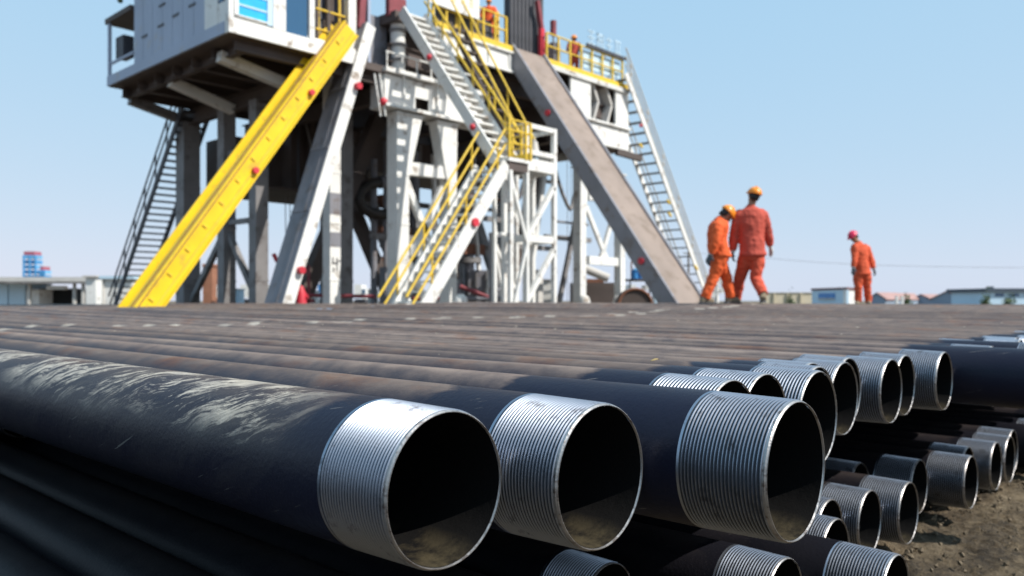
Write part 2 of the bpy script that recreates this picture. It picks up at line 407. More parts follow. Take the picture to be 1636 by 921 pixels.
# ------------------------------------------------------------------ ground
def ground():
    def axis(c0, c1, step, far):
        a = []; x = c0
        while x < c1: a.append(x); x += step
        lo, st = c0, step
        L = []
        while lo > -far: st *= 1.35; lo -= st; L.append(lo)
        hi, st = a[-1], step; H = []
        while hi < far: st *= 1.35; hi += st; H.append(hi)
        return L[::-1] + a + H
    from mathutils import noise
    xs = axis(1.6, 8.0, .02, 3000); ys = axis(-1.0, 1.8, .02, 3000)
    vs = []
    for y in ys:
        for x in xs:
            z = 0.
            if -3 < x < 12 and -5 < y < 6:
                p = Vector((x, y, 0))
                z = .030 * (noise.noise(p * 2.1) + .6 * noise.noise(p * 6.3) + .5 * noise.noise(p * 15)) + .012 * noise.noise(p * 34) + .008 * noise.noise(p * 71) - .014
                e = min((x + 3) / 2, (12 - x) / 3, (y + 5) / 2, (6 - y) / 2, 1); z *= max(e, 0)
            vs.append((x, y, z))
    nx = len(xs); fs = [(j * nx + i, j * nx + i + 1, (j + 1) * nx + i + 1, (j + 1) * nx + i) for j in range(len(ys) - 1) for i in range(nx - 1)]
    m = MB(); m.add(vs, fs, 0, True)
    mt = bpy.data.materials.new('trodden_dirt'); mt.use_nodes = True
    n, l = mt.node_tree.nodes, mt.node_tree.links; b = n['Principled BSDF']; b.inputs['Roughness'].default_value = .95
    g = n.new('ShaderNodeNewGeometry')
    n1 = n.new('ShaderNodeTexNoise'); n1.inputs['Scale'].default_value = 3.; n1.inputs['Detail'].default_value = 12; n1.inputs['Roughness'].default_value = .7
    n2 = n.new('ShaderNodeTexNoise'); n2.inputs['Scale'].default_value = 60.; n2.inputs['Detail'].default_value = 6
    for q in (n1, n2): l.new(g.outputs['Position'], q.inputs['Vector'])
    r = n.new('ShaderNodeValToRGB'); e = r.color_ramp.elements
    e[0].position = .33; e[0].color = (.035, .025, .015, 1); e[1].position = .68; e[1].color = (.24, .185, .115, 1)
    e2 = r.color_ramp.elements.new(.5); e2.color = (.12, .088, .052, 1)
    n2.inputs['Scale'].default_value = 32.; n2.inputs['Roughness'].default_value = .75
    ml = n.new('ShaderNodeMath'); ml.operation = 'MULTIPLY_ADD'; ml.inputs[1].default_value = .75; l.new(n2.outputs[0], ml.inputs[0])
    sb = n.new('ShaderNodeMath'); sb.operation = 'SUBTRACT'; sb.inputs[1].default_value = .37; l.new(n1.outputs[0], sb.inputs[0]); l.new(sb.outputs[0], ml.inputs[2])
    l.new(ml.outputs[0], r.inputs[0]); l.new(r.outputs[0], b.inputs['Base Color'])
    bp = n.new('ShaderNodeBump'); bp.inputs['Strength'].default_value = 1.; bp.inputs['Distance'].default_value = .03
    l.new(n2.outputs[0], bp.inputs['Height']); l.new(bp.outputs[0], b.inputs['Normal'])
    o = m.build('ground', mt); tag(o, kind='structure')
    # clods and pebbles
    m = MB()
    for i in range(5200):
        x = random.uniform(2.0, 7.5); y = random.uniform(-.8, 1.6); r_ = random.choice((.002, .003, .003, .004, .006, .011)) * random.uniform(.7, 1.3)
        c = Vector((x, y, r_ * .25)); q = Euler((random.random() * 3, random.random() * 3, random.random() * 3)).to_matrix()
        k = [1 + random.uniform(-.35, .35) for _ in range(6)]
        dirs = [(1, 0, 0), (-1, 0, 0), (0, 1, 0), (0, -1, 0), (0, 0, 1), (0, 0, -1)]
        m.add([c + q @ (Vector(dd) * r_ * kk) for dd, kk in zip(dirs, k)], [(0, 2, 4), (2, 1, 4), (1, 3, 4), (3, 0, 4), (2, 0, 5), (1, 2, 5), (3, 1, 5), (0, 3, 5)])
    o = m.build('pebble_scatter', material('clod', (.15, .115, .075), .95, var=.3, scale=8)); tag(o, 'small clods and pebbles strewn over the dirt beside the pipe pile', 'pebbles', kind='stuff')
ground()

# ------------------------------------------------------------------ pipes
PR, WALL, TL, PL = .1225, .0095, .158, 11.3
def thread_mesh(n, name, ridges=22, fine=True):
    m = MB(); lip = .006; p = (TL - .012) / ridges
    r0, r1 = PR - .0035, PR - .0004
    prof = []
    y = .008
    for i in range(ridges):
        rb = r0 + (r1 - r0) * i / ridges
        if fine: prof += [(y, rb - .0022), (y + p * .17, rb), (y + p * .32, rb + .0001), (y + p * .44, rb - .0022)]
        else: prof += [(y, rb - .0015), (y + p * .40, rb + .0002)]
        y += p
    prof += [(TL - .004, PR - .0015), (TL, PR - .0002)]
    for i in range(len(prof) - 1):          # grease and dirt sit in the roots of the thread
        root = abs(prof[i][1] - prof[i + 1][1]) < 1e-9 or (fine and i % 4 == 3)
        m.lathe_y(prof[i:i + 2], n, 3 if (fine and i % 4 == 3) or i == len(prof) - 3 else 0, False)
    m.lathe_y([(.0035, PR - WALL + .0008), (0., PR - WALL + .0025), (0., PR - .0078), (.0035, PR - .0050), (.008, PR - .0050)], n, 1, False)
    m.lathe_y([(.9, PR - WALL), (.0035, PR - WALL)], n, 2, True)
    return m.mesh(name, [M['thread'], M['lip'], M['bore'], M['root']])
def body_mesh(n, name, mat, L=PL, y0=TL):
    m = MB()
    ys = [y0] + [y0 + (L - y0) * i / 6 for i in range(1, 7)]
    m.lathe_y([(y, PR) for y in ys], n, 0, True)
    m.lathe_y([(L, PR - WALL), (L * .5, PR - WALL), (.9 if y0 else 0., PR - WALL)], n, 1, True)
    m.lathe_y([(L, PR), (L, PR - WALL)], n, 1, False)
    if y0 == 0: m.lathe_y([(0., PR - WALL), (0., PR)], n, 1, False)
    return m.mesh(name, [mat, M['bore']])
T_HI, T_MID, T_LO = thread_mesh(128, 'threaded_end'), thread_mesh(96, 'threaded_end', 18), thread_mesh(48, 'threaded_end', fine=False)
B_MUD, B_HI = body_mesh(160, 'pipe_body', M['pipe_mud']), body_mesh(128, 'pipe_body', M['pipe'])
B_MID, B_LO = body_mesh(64, 'pipe_body', M['pipe']), body_mesh(40, 'pipe_body', M['pipe'])
B_CLEAN = body_mesh(64, 'pipe_body', M['pipe_clean'])

def pipe(u, v, z, label, group, body=B_MID, thread=T_MID, z6=None, yaw=0.):
    # u, v, z: centre of the near end (z from the lens height); z6: centre height at v = 6
    o = thing('steel_pipe', label, 'pipe', (u, v, z + HC), group)
    tilt = math.atan2(z6 - z, 6 - v) if z6 is not None else 0.
    o.rotation_euler = (tilt, 0, yaw)
    link('pipe_body', body, o)
    if thread: link('threaded_end', thread, o)
    return o

rd = random.Random(11)
def top_z6(u):
    if u < 8: return -.285
    return -.285 + (.118) * min(1, (u - 8) / 3.2) + .0
# (v of the end, centre height of the end, label) for the top layer, counted from the camera
named = {
 0: (.883, -.280, 'nearest pipe with chalky mud streaks, leftmost open threaded end'),
 1: (.779, -.284, 'second pipe from the left in the top row, oil-blackened threads'),
 2: (.568, -.284, 'third pipe in the top row, sticking out farthest over the lower pipes'),
 3: (.800, -.280, 'pipe end just peeping over the third large pipe, only its rim top showing'),
 4: (.832, -.284, 'half hidden pipe end with white fluff on its rim, behind the third pipe'),
 5: (.800, -.290, 'pipe end partly behind the right edge of the third large pipe'),
 6: (.890, -.297, 'pipe showing only a sliver of bright thread, first of two such slivers'),
 7: (1.00, -.305, None),
 8: (.985, -.314, 'tall narrow open pipe end right of the third large pipe, in the top row'),
 9: (1.06, -.316, 'pipe showing a sliver of bright thread above the tall narrow open end'),
 10: (.995, -.330, 'open top row pipe end, left one of an overlapping pair'),
 11: (1.02, -.328, 'open pipe end in the top row, mostly behind its left neighbour'),
 12: (.945, -.324, 'rightmost open pipe end in the top row, before the long dark pipe'),
 13: (.40, -.318, 'long dark clean pipe running out of the right picture edge'),
 14: (.88, -.318, 'pipe with a strip of bright thread above the long dark pipe'),
 15: (.66, -.312, 'top row pipe whose thread begins at the right picture edge'),
}
n_top = 47
for i in range(n_top):
    u = .826 + (.2485 if i < 3 else .2440) * i
    z6 = top_z6(u) + rd.uniform(-.005, .005)
    if i in named:
        v, z, lb = named[i]
        if i in (0, 1, 2): u = (.826, 1.070, 1.327)[i]
        else: u = 1.327 + (i - 3 + 1) * (2.665 - 1.327) / 6 if i < 8 else (2.665 + (i - 8) * .2405)
        u = {3: 1.505, 4: 1.730, 5: 1.955, 6: 2.185, 7: 2.42}.get(i, u)
        if i < 8 and i > 2: u = 1.327 + (i - 2) * .2232
        if i in (3, 4, 5, 6, 7): u = 1.327 + (i - 2) * (2.665 - 1.327) / 6
    else:
        u = 2.665 + (i - 8) * .2405 + (i > 15) * 0.003 * (i - 15)
        v = rd.uniform(.72, 1.12); z = -.320 if u < 5 else None
        z = min(-.315 + .12 * max(0, (u - 7.0) / 4.0), z6)
        lb = None
    z6 = top_z6(u) + rd.uniform(-.009, .009)
    if lb is None: lb = 'dusty brown topped pipe lying among its neighbours across the top of the pile'
    near = i < 3
    pipe(u, v, z, lb, 'pipes side by side in the top layer', B_MUD if i == 0 else (B_HI if i < 6 else (B_MID if i < 20 else B_LO)),
         T_HI if near else (T_MID if i < 16 else T_LO), z6, rd.uniform(-.0006, .0006))
U_EDGE = 2.665 + (n_top - 9) * .2405 + .003 * (n_top - 16)
# further rows, laid end to end with the first
for k, (v0, ze) in enumerate(((12.4, -.075), (24.1, -.135), (35.8, -.20))):
    for i in range(n_top):
        u = .95 + .2465 * i + rd.uniform(-.003, .003)
        if u * 3.75 < v0: continue
        zt = -.165 + (ze + .165) * min(1, max(0, (u - 7.5) / 3.5))
        pipe(u, v0 + rd.uniform(-.25, .25), zt - PR + rd.uniform(-.006, .006), 'dusty pipe far to the left, beyond the ends of the nearer pipes',
             'far left rows of pipes', B_LO, T_LO)
# middle layer, its ends drawn back into the shade
for i in range(20):
    u = 1.075 + .2485 * i
    v = 4.5 if i < 2 else 2.3 + rd.uniform(-.1, .4)
    lb = 'shaded pipe in the dark gap between the top and bottom layers'
    pipe(u, v, -.5625, lb, 'pipes of the middle layer', B_CLEAN, T_MID if i < 12 else T_LO)
# bottom layer
bot = [(1.765, 1.265, 'lower pipe end lit bright at the bottom edge, left of three cut off there'),
       (2.124, .943, 'lower pipe end at the bottom edge, middle of three cut by the picture edge'),
       (2.361, .735, 'lower pipe end at the bottom edge, right of three cut by the edge'),
       (2.620, .996, 'small lower pipe end tucked under the rim of the third large pipe'),
       (2.865, 1.109, 'lower pipe end with a dark opening peeping from behind the third large pipe'),
       (3.105, 1.056, 'sunlit lower pipe end left of the fully open one above the dirt'),
       (3.345, .995, 'fully open lower pipe end nearest to the dirt, threads half in shade'),
       (3.600, 1.266, 'set back lower pipe end cut by a slanting shadow'),
       (3.850, 1.102, 'wholly shaded blue looking lower pipe end behind the fully open one'),
       (4.100, .960, 'open lower pipe end above its shadow on the dirt'),
       (4.345, 1.030, 'lower pipe end showing only its top behind the one above its shadow'),
       (4.590, .965, 'second open lower pipe end from the right edge'),
       (4.835, .955, 'narrow open lower pipe end nearest to the right edge'),
       (5.080, .99, 'lower pipe in shade behind the narrow open end'),
       (5.330, .80, 'lower pipe with a bright thread running out of the right edge'),
       (5.580, .90, None), (5.83, .82, None), (6.08, .9, None), (6.33, 1., None), (6.58, .9, None), (6.83, .95, None)]
for u, v, lb in bot:
    pipe(u, v, -.813, lb or 'bottom layer pipe whose lit end is hidden behind the narrow open ends', 'pipes of the bottom layer', B_CLEAN, T_MID)
for u in (-.30, -.05, .20, .45, .705, .96, 1.20, 1.44):  # those left of the corner pipe are unseen, added for dark thread reflections
    pipe(u, (1.3 if u < .9 else .98) + rd.uniform(0, .12) if u < 1.5 else 1.7, -.813, 'dark bottom layer pipe in the lower left, in the shade of the streaked pipe' if u == .96 else 'bottom layer pipe at the extreme lower left corner of the picture' if u == .705 else 'unseen pipe added under the camera to darken thread reflections' if u < .9 else 'bottom layer pipe deep in the shade under the large pipes', 'pipes of the bottom layer', B_CLEAN, T_MID)
# bearers under and between the layers (hidden ends kept inside the pile)
for v in (2.6, 6.6, 10.6):
    for z, nm in ((-.975 + .0, 'bottom'), (-.440, 'middle')):
        o = thing('timber_bearer', 'flat timber bearer lying crosswise ' + ('on the dirt under the bottom pipes' if nm == 'bottom' else 'between two layers of pipes'), 'timber', (6.2, v, HC + z), 'timbers between the pipe layers')
        part('plank', 'wood', o, 'box', (.98, v - .06, HC + z + (.004 if nm == 'bottom' else .002)), (11.4, v + .06, HC + z + .033))
# a second pile farther back carries the lone worker (its top is out of sight behind the first)
for i in range(12):
    pipe(17.9 + .2465 * i, 2.5, -.10 - PR, 'pipe of a second pile, under the lone worker', 'pipes of a second pile behind', B_LO, T_LO)
for k in (-1, 1):
    for j in range(2):
        o = thing('pile_rack', 'low steel rack carrying the second pile behind the first', 'rack', (19.3, 5 + 3 * k + j * .5, 0), 'racks under the second pile')
        part('crossbeam', 'steel', o, 'box', (17.7, 4.9 + 3 * k + j * .5, HC - .35 - .1), (20.8, 5.1 + 3 * k + j * .5, HC - .346))
        for x in (17.9, 20.6): part('post', 'steel', o, 'box', (x - .06, 4.94 + 3 * k + j * .5, 0), (x + .06, 5.06 + 3 * k + j * .5, HC - .452))
        # (the pile rests on these)
# more pipes under the far edge so that the pile stands on the ground there too
for i in range(14):
    for z in (-.60, -.845):
        pipe(8.0 + .2485 * i, 1.4 + rd.uniform(0, .3), z + .02 * (i / 14), 'hidden lower pipe holding up the far side of the pile', 'lower pipes at the far side', B_LO, None)

# unseen pipes added left of the camera, darkening fill and reflections
for i in range(9):
    for z in (-.30, -.5625, -.813):
        pipe(-.62 - .2485 * i, -3.6 + rd.uniform(-.2, .2), z, 'unseen pipe added left of the camera to darken fill and reflections', 'unseen pipes added to darken reflections', B_CLEAN, T_LO)
# dry leaf and crumbs of mud on the pile
m = MB()
for _ in range(130):
    u = random.uniform(1.6, 10.5); v = random.uniform(1.3, 9)
    r_ = random.uniform(.002, .008); zc = HC + top_z6(u) + PR + .004
    m.add([(u - r_, v, zc), (u, v - r_ * 1.6, zc + .002), (u + r_, v, zc), (u, v + r_ * 1.6, zc + .001), (u, v, zc + r_ * .8)], [(0, 1, 4), (1, 2, 4), (2, 3, 4), (3, 0, 4)])
tag(m.build('mud_crumbs', material('dry_mud_crumb', (.40, .34, .26), .9, var=.2)), 'crumbs of dry mud scattered on the pipe tops', 'crumbs', kind='stuff')
o = thing('dry_leaf', 'small curled yellow leaf lying on the dusty pipes', 'leaf', at_z(1046, 577, -.160)); o.scale = (.45, .45, .45)
lp = MB(); lp.loft([(Vector((-.05, 0, .0)), Vector((.001, 0, 0)), Vector((0, 0, .001))), (Vector((-.02, 0, .006)), Vector((0, .013, 0)), Vector((0, 0, .003))), (Vector((.02, 0, .012)), Vector((0, .015, .002)), Vector((0, 0, .003))), (Vector((.055, .0, .004)), Vector((0, .001, 0)), Vector((0, 0, .001)))], n=8)
lp.build('leaf_blade', material('dry_yellow_leaf', (.28, .20, .08), .8), o)

# ================================================================== the drilling rig
VF = 20.1            # front face of the raised floor (world Y)
HF = 9.3 + HC        # level of the raised floor
LW = 7.15 + HC       # underside of the left wing

# ---------------- substructure: legs, frames and girders under the floor
sub = thing('rig_substructure', 'white and grey steel legs, braces and girders carrying the raised rig floor', 'rig frame', (22, 24, 0))
def leg(u, v, top, w_, mat, cap=None, nm='leg', flare=1):
    m = MB(); m.box((u - w_ / 2, v - w_ / 2, .06), (u + w_ / 2, v + w_ / 2, top - (2.001 if cap else 0)))
    if cap:      # flared head and foot plate
        a0, a1 = u - w_ / 2, u + w_ / 2; b0, b1 = v - w_ / 2, v + w_ / 2; f0, f1 = (a0, a1 + cap) if flare > 0 else (a0 - cap, a1)
        m.add([(a0, b0, top - 2.0), (a1, b0, top - 2.0), (a1, b1, top - 2.0), (a0, b1, top - 2.0), (f0, b0 - .02, top), (f1, b0 - .02, top), (f1, b1, top), (f0, b1, top)], [(0, 3, 2, 1), (4, 5, 6, 7), (0, 1, 5, 4), (1, 2, 6, 5), (2, 3, 7, 6), (3, 0, 4, 7)])
        m.box((f0 - .05, b0 - .07, top + .001), (f1 + .05, b1 + .1, top + .05))
    m.box((u - w_ / 2 - .18, v - w_ / 2 - .18, 0), (u + w_ / 2 + .18, v + w_ / 2 + .18, .058))
    o = local(m, sub).build(nm, M[mat], sub)
    # stiffener bands
    for z in (1.6, 3.4, 5.0):
        if z < top - 1.5:
            b = MB(); b.box((u - w_ / 2 - .012, v - w_ / 2 - .012, z), (u + w_ / 2 + .012, v + w_ / 2 + .012, z + .07))
            local(b, sub).build('stiffener_band', M[mat], o)
    return o
P0 = at_v(636, 185, VF + .3); P1 = at_v(716, 200, VF + .3); P2 = at_v(926, 300, VF + .3); P3 = at_v(990, 300, VF + .3)
zc = P0.z
W, G, B, D_ = 'white', 'legs', 'steel', 'dark'
leg(P0.x, VF + .3, zc, .50, W, .55); leg(P1.x, VF + .3, zc, .42, W, .50, flare=-1)
leg(P2.x, VF + .3, 6.4, .38, W, .2); leg(P3.x, VF + .3, 6.4, .34, W, .2, flare=-1)
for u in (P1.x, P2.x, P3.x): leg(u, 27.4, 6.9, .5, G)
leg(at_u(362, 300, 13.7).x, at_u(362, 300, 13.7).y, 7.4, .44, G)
leg(13.7, at_u(413, 300, 13.7).y, 7.4, .44, G)
leg(13.7, 28.4, 7.4, .62, G)
leg(15.15, 21.6, 8.1, .40, W)       # slim white column left of the main portal
leg(16.35, 22.6, 7.9, .42, G)
def bar(p, q, w_, d_, mat, nm='brace', side=None): return part(nm, mat, sub, 'beam', p, q, w_, d_, side)
v0 = VF + .3
def span(xa, ya, xb, yb, v, w_, d_, mat, nm='crossbeam'):
    return bar(at_v(xa, ya, v), at_v(xb, yb, v), w_, d_, mat, nm, (0, 1, 0))
span(650, 270, 709, 277, v0, .3, .42, W)
span(652, 400, 710, 404, v0, .3, .40, W)
span(648, 290, 690, 400, v0, .16, .22, W, 'brace')
span(706, 300, 664, 398, v0, .16, .22, W, 'brace')
span(700, 205, 712, 262, v0, .12, .2, W, 'brace')
span(650, 410, 676, 476, v0, .14, .18, W, 'brace')
span(938, 313, 984, 318, v0, .26, .36, W)
span(938, 416, 984, 419, v0, .26, .34, W)
span(936, 330, 968, 412, v0, .12, .2, W, 'brace')
span(984, 330, 960, 412, v0, .12, .2, W, 'brace')
# left side frame
y1, y2 = at_u(362, 300, 13.7).y, at_u(413, 300, 13.7).y
for z in (3.6, 5.9): bar((13.7, y2, z), (13.7, y1, z), .16, .16, G, 'crossbeam')
bar((13.7, y2 - .1, .8), (13.7, y1 - .1, 3.3), .16, .2, G)
bar((13.7, 28.3, .8), (13.7, y1, 3.4), .16, .2, G)
# long diagonals rising under the floor (brown in the shade)
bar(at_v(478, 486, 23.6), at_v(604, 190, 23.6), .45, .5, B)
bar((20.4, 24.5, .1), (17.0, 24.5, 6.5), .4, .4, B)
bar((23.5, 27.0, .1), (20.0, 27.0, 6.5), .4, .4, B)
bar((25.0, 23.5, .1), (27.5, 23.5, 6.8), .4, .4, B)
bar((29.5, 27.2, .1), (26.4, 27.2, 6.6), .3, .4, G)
# knee braces of the left wing
for (xa, ya, xb, yb, v, mt) in ((350, 76, 455, 135, 21.5, 'white'), (272, 119, 372, 176, 25.1, 'white'), (207, 148, 302, 196, 28.4, 'legs')):
    a_, b_ = at_v(xa, ya, v), at_v(xb, yb, v)
    a_.z = LW - .25
    bar(a_, b_, .28, .3, mt, 'knee_brace', (0, 1, 0))
# girders and joists under wing and floor
for i in range(7):
    v = 20.5 + i * 1.24
    part('joist', B, sub, 'ibeam', (11.2, v, LW - .16), (17.0, v, LW - .16), .22, .30)
for u in (13.7, 16.3): part('girder', B, sub, 'ibeam', (u, 20.3, LW - .58), (u, 29.0, LW - .58), .3, .5)
part('girder', B, sub, 'ibeam', (11.5, 20.5, LW - .15), (11.5, 28.2, LW - .15), .2, .28)
for i in range(6):
    v = 20.6 + i * 1.6
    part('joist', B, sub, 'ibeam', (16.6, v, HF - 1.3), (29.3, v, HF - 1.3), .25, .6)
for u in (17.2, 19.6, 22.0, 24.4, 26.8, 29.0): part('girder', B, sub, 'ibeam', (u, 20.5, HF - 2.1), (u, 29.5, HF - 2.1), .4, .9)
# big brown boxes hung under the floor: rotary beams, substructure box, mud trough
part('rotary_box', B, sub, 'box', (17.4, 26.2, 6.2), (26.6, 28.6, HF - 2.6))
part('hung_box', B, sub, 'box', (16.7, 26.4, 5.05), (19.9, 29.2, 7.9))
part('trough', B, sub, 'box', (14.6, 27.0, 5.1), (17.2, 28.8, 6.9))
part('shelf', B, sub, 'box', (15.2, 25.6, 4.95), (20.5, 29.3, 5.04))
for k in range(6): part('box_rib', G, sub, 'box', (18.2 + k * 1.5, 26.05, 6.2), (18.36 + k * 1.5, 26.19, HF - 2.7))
for k, (ua, ub) in enumerate(((17.6, 19.0), (19.6, 20.9), (22.6, 24.6), (24.8, 26.2), (26.8, 29.0))):
    part('brace', 'white' if k % 2 else G, sub, 'beam', (ua, 22.0, .1), (ub, 22.0, 6.9), .16, .2, (0, 1, 0))
    part('crossbeam', G, sub, 'beam', (ua - .4, 22.25, 3.2 + .5 * (k % 3)), (ub + .6, 22.25, 3.2 + .5 * (k % 3)), .14, .2, (0, 1, 0))
for k in range(5): part('hanger', D_, sub, 'tube', [(16.9 + k * .8, 26.2, 7.8), (16.9 + k * .8, 26.2, 5.2)], .05, 6)
# well centre: conductor pipe, blow-out stack and mud pipes between the legs
for (u, v, r_, z0_, z1_, mt) in ((20.6, 25.2, .34, 0, 5.6, B), (21.6, 25.0, .14, 0, 7.0, 'grey'), (22.3, 25.9, .22, 0, 7.2, B), (19.5, 24.3, .1, 1.0, 7.0, 'grey'), (23.4, 24.6, .16, 0, 7.2, B), (18.7, 24.0, .12, 0, 6.2, 'grey'), (24.4, 24.8, .24, 0, 5.5, 'grey')):
    part('standpipe', mt, sub, 'tube', [(u, v, z0_), (u, v, z1_)], r_, 12)
for (u, v, z) in ((20.6, 25.2, 1.9), (20.6, 25.2, 3.1), (20.6, 25.2, 4.3), (24.4, 24.8, 2.6)):
    part('flange', G, sub, 'tube', [(u, v, z), (u, v, z + .22)], .55, 16)
    part('valve_body', 'rust', sub, 'box', (u - .75, v - .25, z + .35), (u + .75, v + .25, z + .8))
# mud lines, hoses and cable bundles slung below the floor
random.seed(17)
for k in range(16):
    u = random.uniform(18.5, 28.5); v = random.uniform(21.2, 26.5); du = random.uniform(-2.2, 2.2); z0_ = random.uniform(6.6, 8.0); sag = random.uniform(.8, 2.6)
    part('hose', random.choice(('rubber', 'dark', 'legs')), sub, 'tube', [(u + du * i / 8, v + .1 * math.sin(i), z0_ - sag * math.sin(math.pi * i / 8)) for i in range(9)], random.choice((.03, .05, .08)), 7)
for k in range(9):
    u = 18.6 + k * 1.25; z = random.uniform(3.0, 6.5); v = random.uniform(23.0, 27.0)
    part('mud_line', random.choice(('grey', 'legs', 'steel', 'rust')), sub, 'tube', [(u, v, z), (u + random.uniform(1.0, 3.5), v, z)], random.choice((.06, .09, .12)), 8)
for k in range(5):
    u = 19.3 + k * 1.9; v = random.uniform(22.5, 27.0)
    part('strut', random.choice(('legs', 'white', 'steel')), sub, 'beam', (u, v, .1), (u + random.uniform(-1.6, 1.6), v, 6.6), .14, .16)
for (u, v, a_, b_, h_) in ((25.0, 23.6, .5, .4, 1.1), (18.6, 23.2, .4, .35, 1.3), (21.4, 22.8, .6, .3, .9), (27.8, 24.2, .8, .5, 1.5)):
    part('cabinet', random.choice(('grey', 'concrete', 'paleblue')), sub, 'box', (u, v, .02), (u + a_, v + b_, h_ + .9))
# front box girder over the main portal, with its window-like opening
gb = thing('front_box_girder', 'white box girder with a square hole, above the left portal of the rig front', 'girder', (P0.x, VF, zc))
a_, b_ = at_v(613, 130, VF + .1), at_v(742, 150, VF + .1)
z0_, z1_ = zc + .12, zc + 1.35
hx0, hx1 = at_v(662, 170, VF + .1).x, at_v(684, 170, VF + .1).x
part('web_plate', W, gb, 'box', (a_.x, VF + .05, z0_ + .10), (hx0, VF + .11, z1_ - .14))
part('web_plate', W, gb, 'box', (hx1, VF + .05, z0_ + .10), (b_.x + .9, VF + .11, z1_ - .14))
part('web_plate', W, gb, 'box', (hx0 + .002, VF + .052, z0_ + .52), (hx1 - .002, VF + .108, z1_ - .142))
part('top_flange', W, gb, 'box', (a_.x - .08, VF - .14, z1_ - .138), (b_.x + .9, VF + .7, z1_))
part('bottom_flange', W, gb, 'box', (a_.x - .08, VF - .14, z0_), (b_.x + .9, VF + .7, z0_ + .098))
part('end_plate', W, gb, 'box', (a_.x - .05, VF + .112, z0_ + .1), (a_.x, VF + .7, z1_ - .14))
part('back_web', B, gb, 'box', (a_.x, VF + .6, z0_ + .1), (b_.x + .9, VF + .68, z1_ - .14))
for k in range(3): part('stiffener', W, gb, 'box', (a_.x + .7 + k * 1.25 + (k > 0) * .2, VF - .05, z0_ + .1), (a_.x + .76 + k * 1.25 + (k > 0) * .2, VF + .048, z1_ - .14))
part('rail', W, gb, 'tube', [(a_.x, VF, z1_ + .5), (b_.x + .9, VF, z1_ + .5)], .03, 6)
for k in range(6): part('rail_post', W, gb, 'tube', [(a_.x + .05 + k * .62, VF, z1_), (a_.x + .05 + k * .62, VF, z1_ + .5)], .03, 6)
# small basket hanging at its left end
for x in (598, 606): part('hanger', W, gb, 'tube', [at_v(x, 118, VF), at_v(x + 10, 186, VF)], .035, 6)
part('red_lamp', 'red', gb, 'ball', at_v(613, 163, VF), .13, 8)
# segmented white column above it
up = thing('hydraulic_column', 'short white segmented column rising beside the upper stair, above the box girder', 'column', (P0.x, VF + .6, z1_))
c0, c1 = at_v(634, 108, VF + .5), at_v(640, 30, VF + .5)
for k in range(4):
    za = z1_ + .05 + k * (c1.z - z1_) / 4
    part('segment', W, up, 'tube', [(c0.x, VF + .45, za), (c0.x, VF + .45, za + (c1.z - z1_) / 4 - .1)], .24, 14)
    part('collar', G, up, 'tube', [(c0.x, VF + .45, za + (c1.z - z1_) / 4 - .098), (c0.x, VF + .45, za + (c1.z - z1_) / 4)], .29, 14)
part('housing', 'grey', up, 'box', (c0.x - 1.0, VF + .9, z1_ + .02), (c0.x - .1, VF + 2.2, c1.z))
part('housing', B, up, 'box', (c0.x + .2, VF + .9, z1_ + .02), (c0.x + 1.6, VF + 2.0, c1.z - .3))

# ---------------- raised floor
fl = thing('rig_floor', 'raised rig floor with white edge beam and yellow toe board, cut by the brown ramp', 'rig floor', (23, VF, HF))
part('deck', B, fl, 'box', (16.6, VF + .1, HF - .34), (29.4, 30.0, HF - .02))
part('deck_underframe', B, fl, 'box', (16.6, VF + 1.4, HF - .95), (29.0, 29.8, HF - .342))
eb = []
for (ua, ub, eh) in ((18.2, 22.0, .95), (24.0, 29.4, .34)):
    part('edge_beam', W, fl, 'box', (ua, VF, HF - eh), (ub, VF + .098, HF - .22))
    part('edge_flange', W, fl, 'box', (ua, VF - .1, HF - eh - .03), (ub, VF, HF - eh + .05))
    part('edge_flange', W, fl, 'box', (ua, VF - .1, HF - .27), (ub, VF - .002, HF - .20))
    part('toe_board', 'rail', fl, 'box', (ua, VF - .04, HF - .196), (ub, VF + .02, HF + .02))
    k = ua + .3
    while k < ub: part('stiffener', W, fl, 'box', (k, VF - .06, HF - eh + .052), (k + .05, VF - .002, HF - .272)); k += 1.1
# side box right of the ramp with its dark opening and chevron plates
sx0, sx1 = at_v(912, 200, VF).x, at_v(1000, 200, VF).x
ox0, ox1 = at_v(944, 160, VF).x, at_v(984, 160, VF).x
zt, zb = HF - .345, at_v(960, 232, VF).z
ot, ob = at_v(964, 134, VF).z, at_v(964, 200, VF).z
part('side_panel', W, fl, 'box', (sx0, VF, ob + .002), (ox0, VF + .1, zt)); part('side_panel', W, fl, 'box', (ox1, VF, ob + .002), (sx1 + .1, VF + .1, zt))
part('sill_beam', W, fl, 'box', (sx0, VF - .08, zb), (sx1 + .1, VF + .1, ob))
part('sill_flange', W, fl, 'box', (sx0, VF - .2, ob + .003), (sx1 + .1, VF - .002, ob + .09))
part('header', W, fl, 'box', (ox0 + .002, VF + .001, ot), (ox1 - .002, VF + .099, zt - .002))
part('inner_wall', B, fl, 'box', (sx0, VF + 1.2, zb), (sx1 + .1, VF + 1.3, zt))
part('floor_pan', B, fl, 'box', (sx0, VF + .1, zb), (sx1 + .1, VF + 1.198, zb + .08))
for dx in (0, .95):
    m = MB(); x = ox0 + .25 + dx; zm = (ot + ob) / 2 + .1
    m.beam((x, VF + .35, ot - .02), (x + .42, VF + .35, zm), .5, .12, (0, 1, 0)); m.beam((x + .42, VF + .35, zm), (x + .05, VF + .35, ob + .05), .5, .12, (0, 1, 0))
    local(m, fl).build('chevron_plate', M['concrete'], fl)
    part('chevron_side', 'grey', fl, 'box', (x - .15, VF + .5, ob + .02), (x + .22, VF + 1.1, ot - .1))
part('pipe_stub', 'rust', fl, 'tube', [(ox0 + .75, VF + .4, ot - .1), (ox0 + .9, VF + .4, ot - .5)], .09, 8)
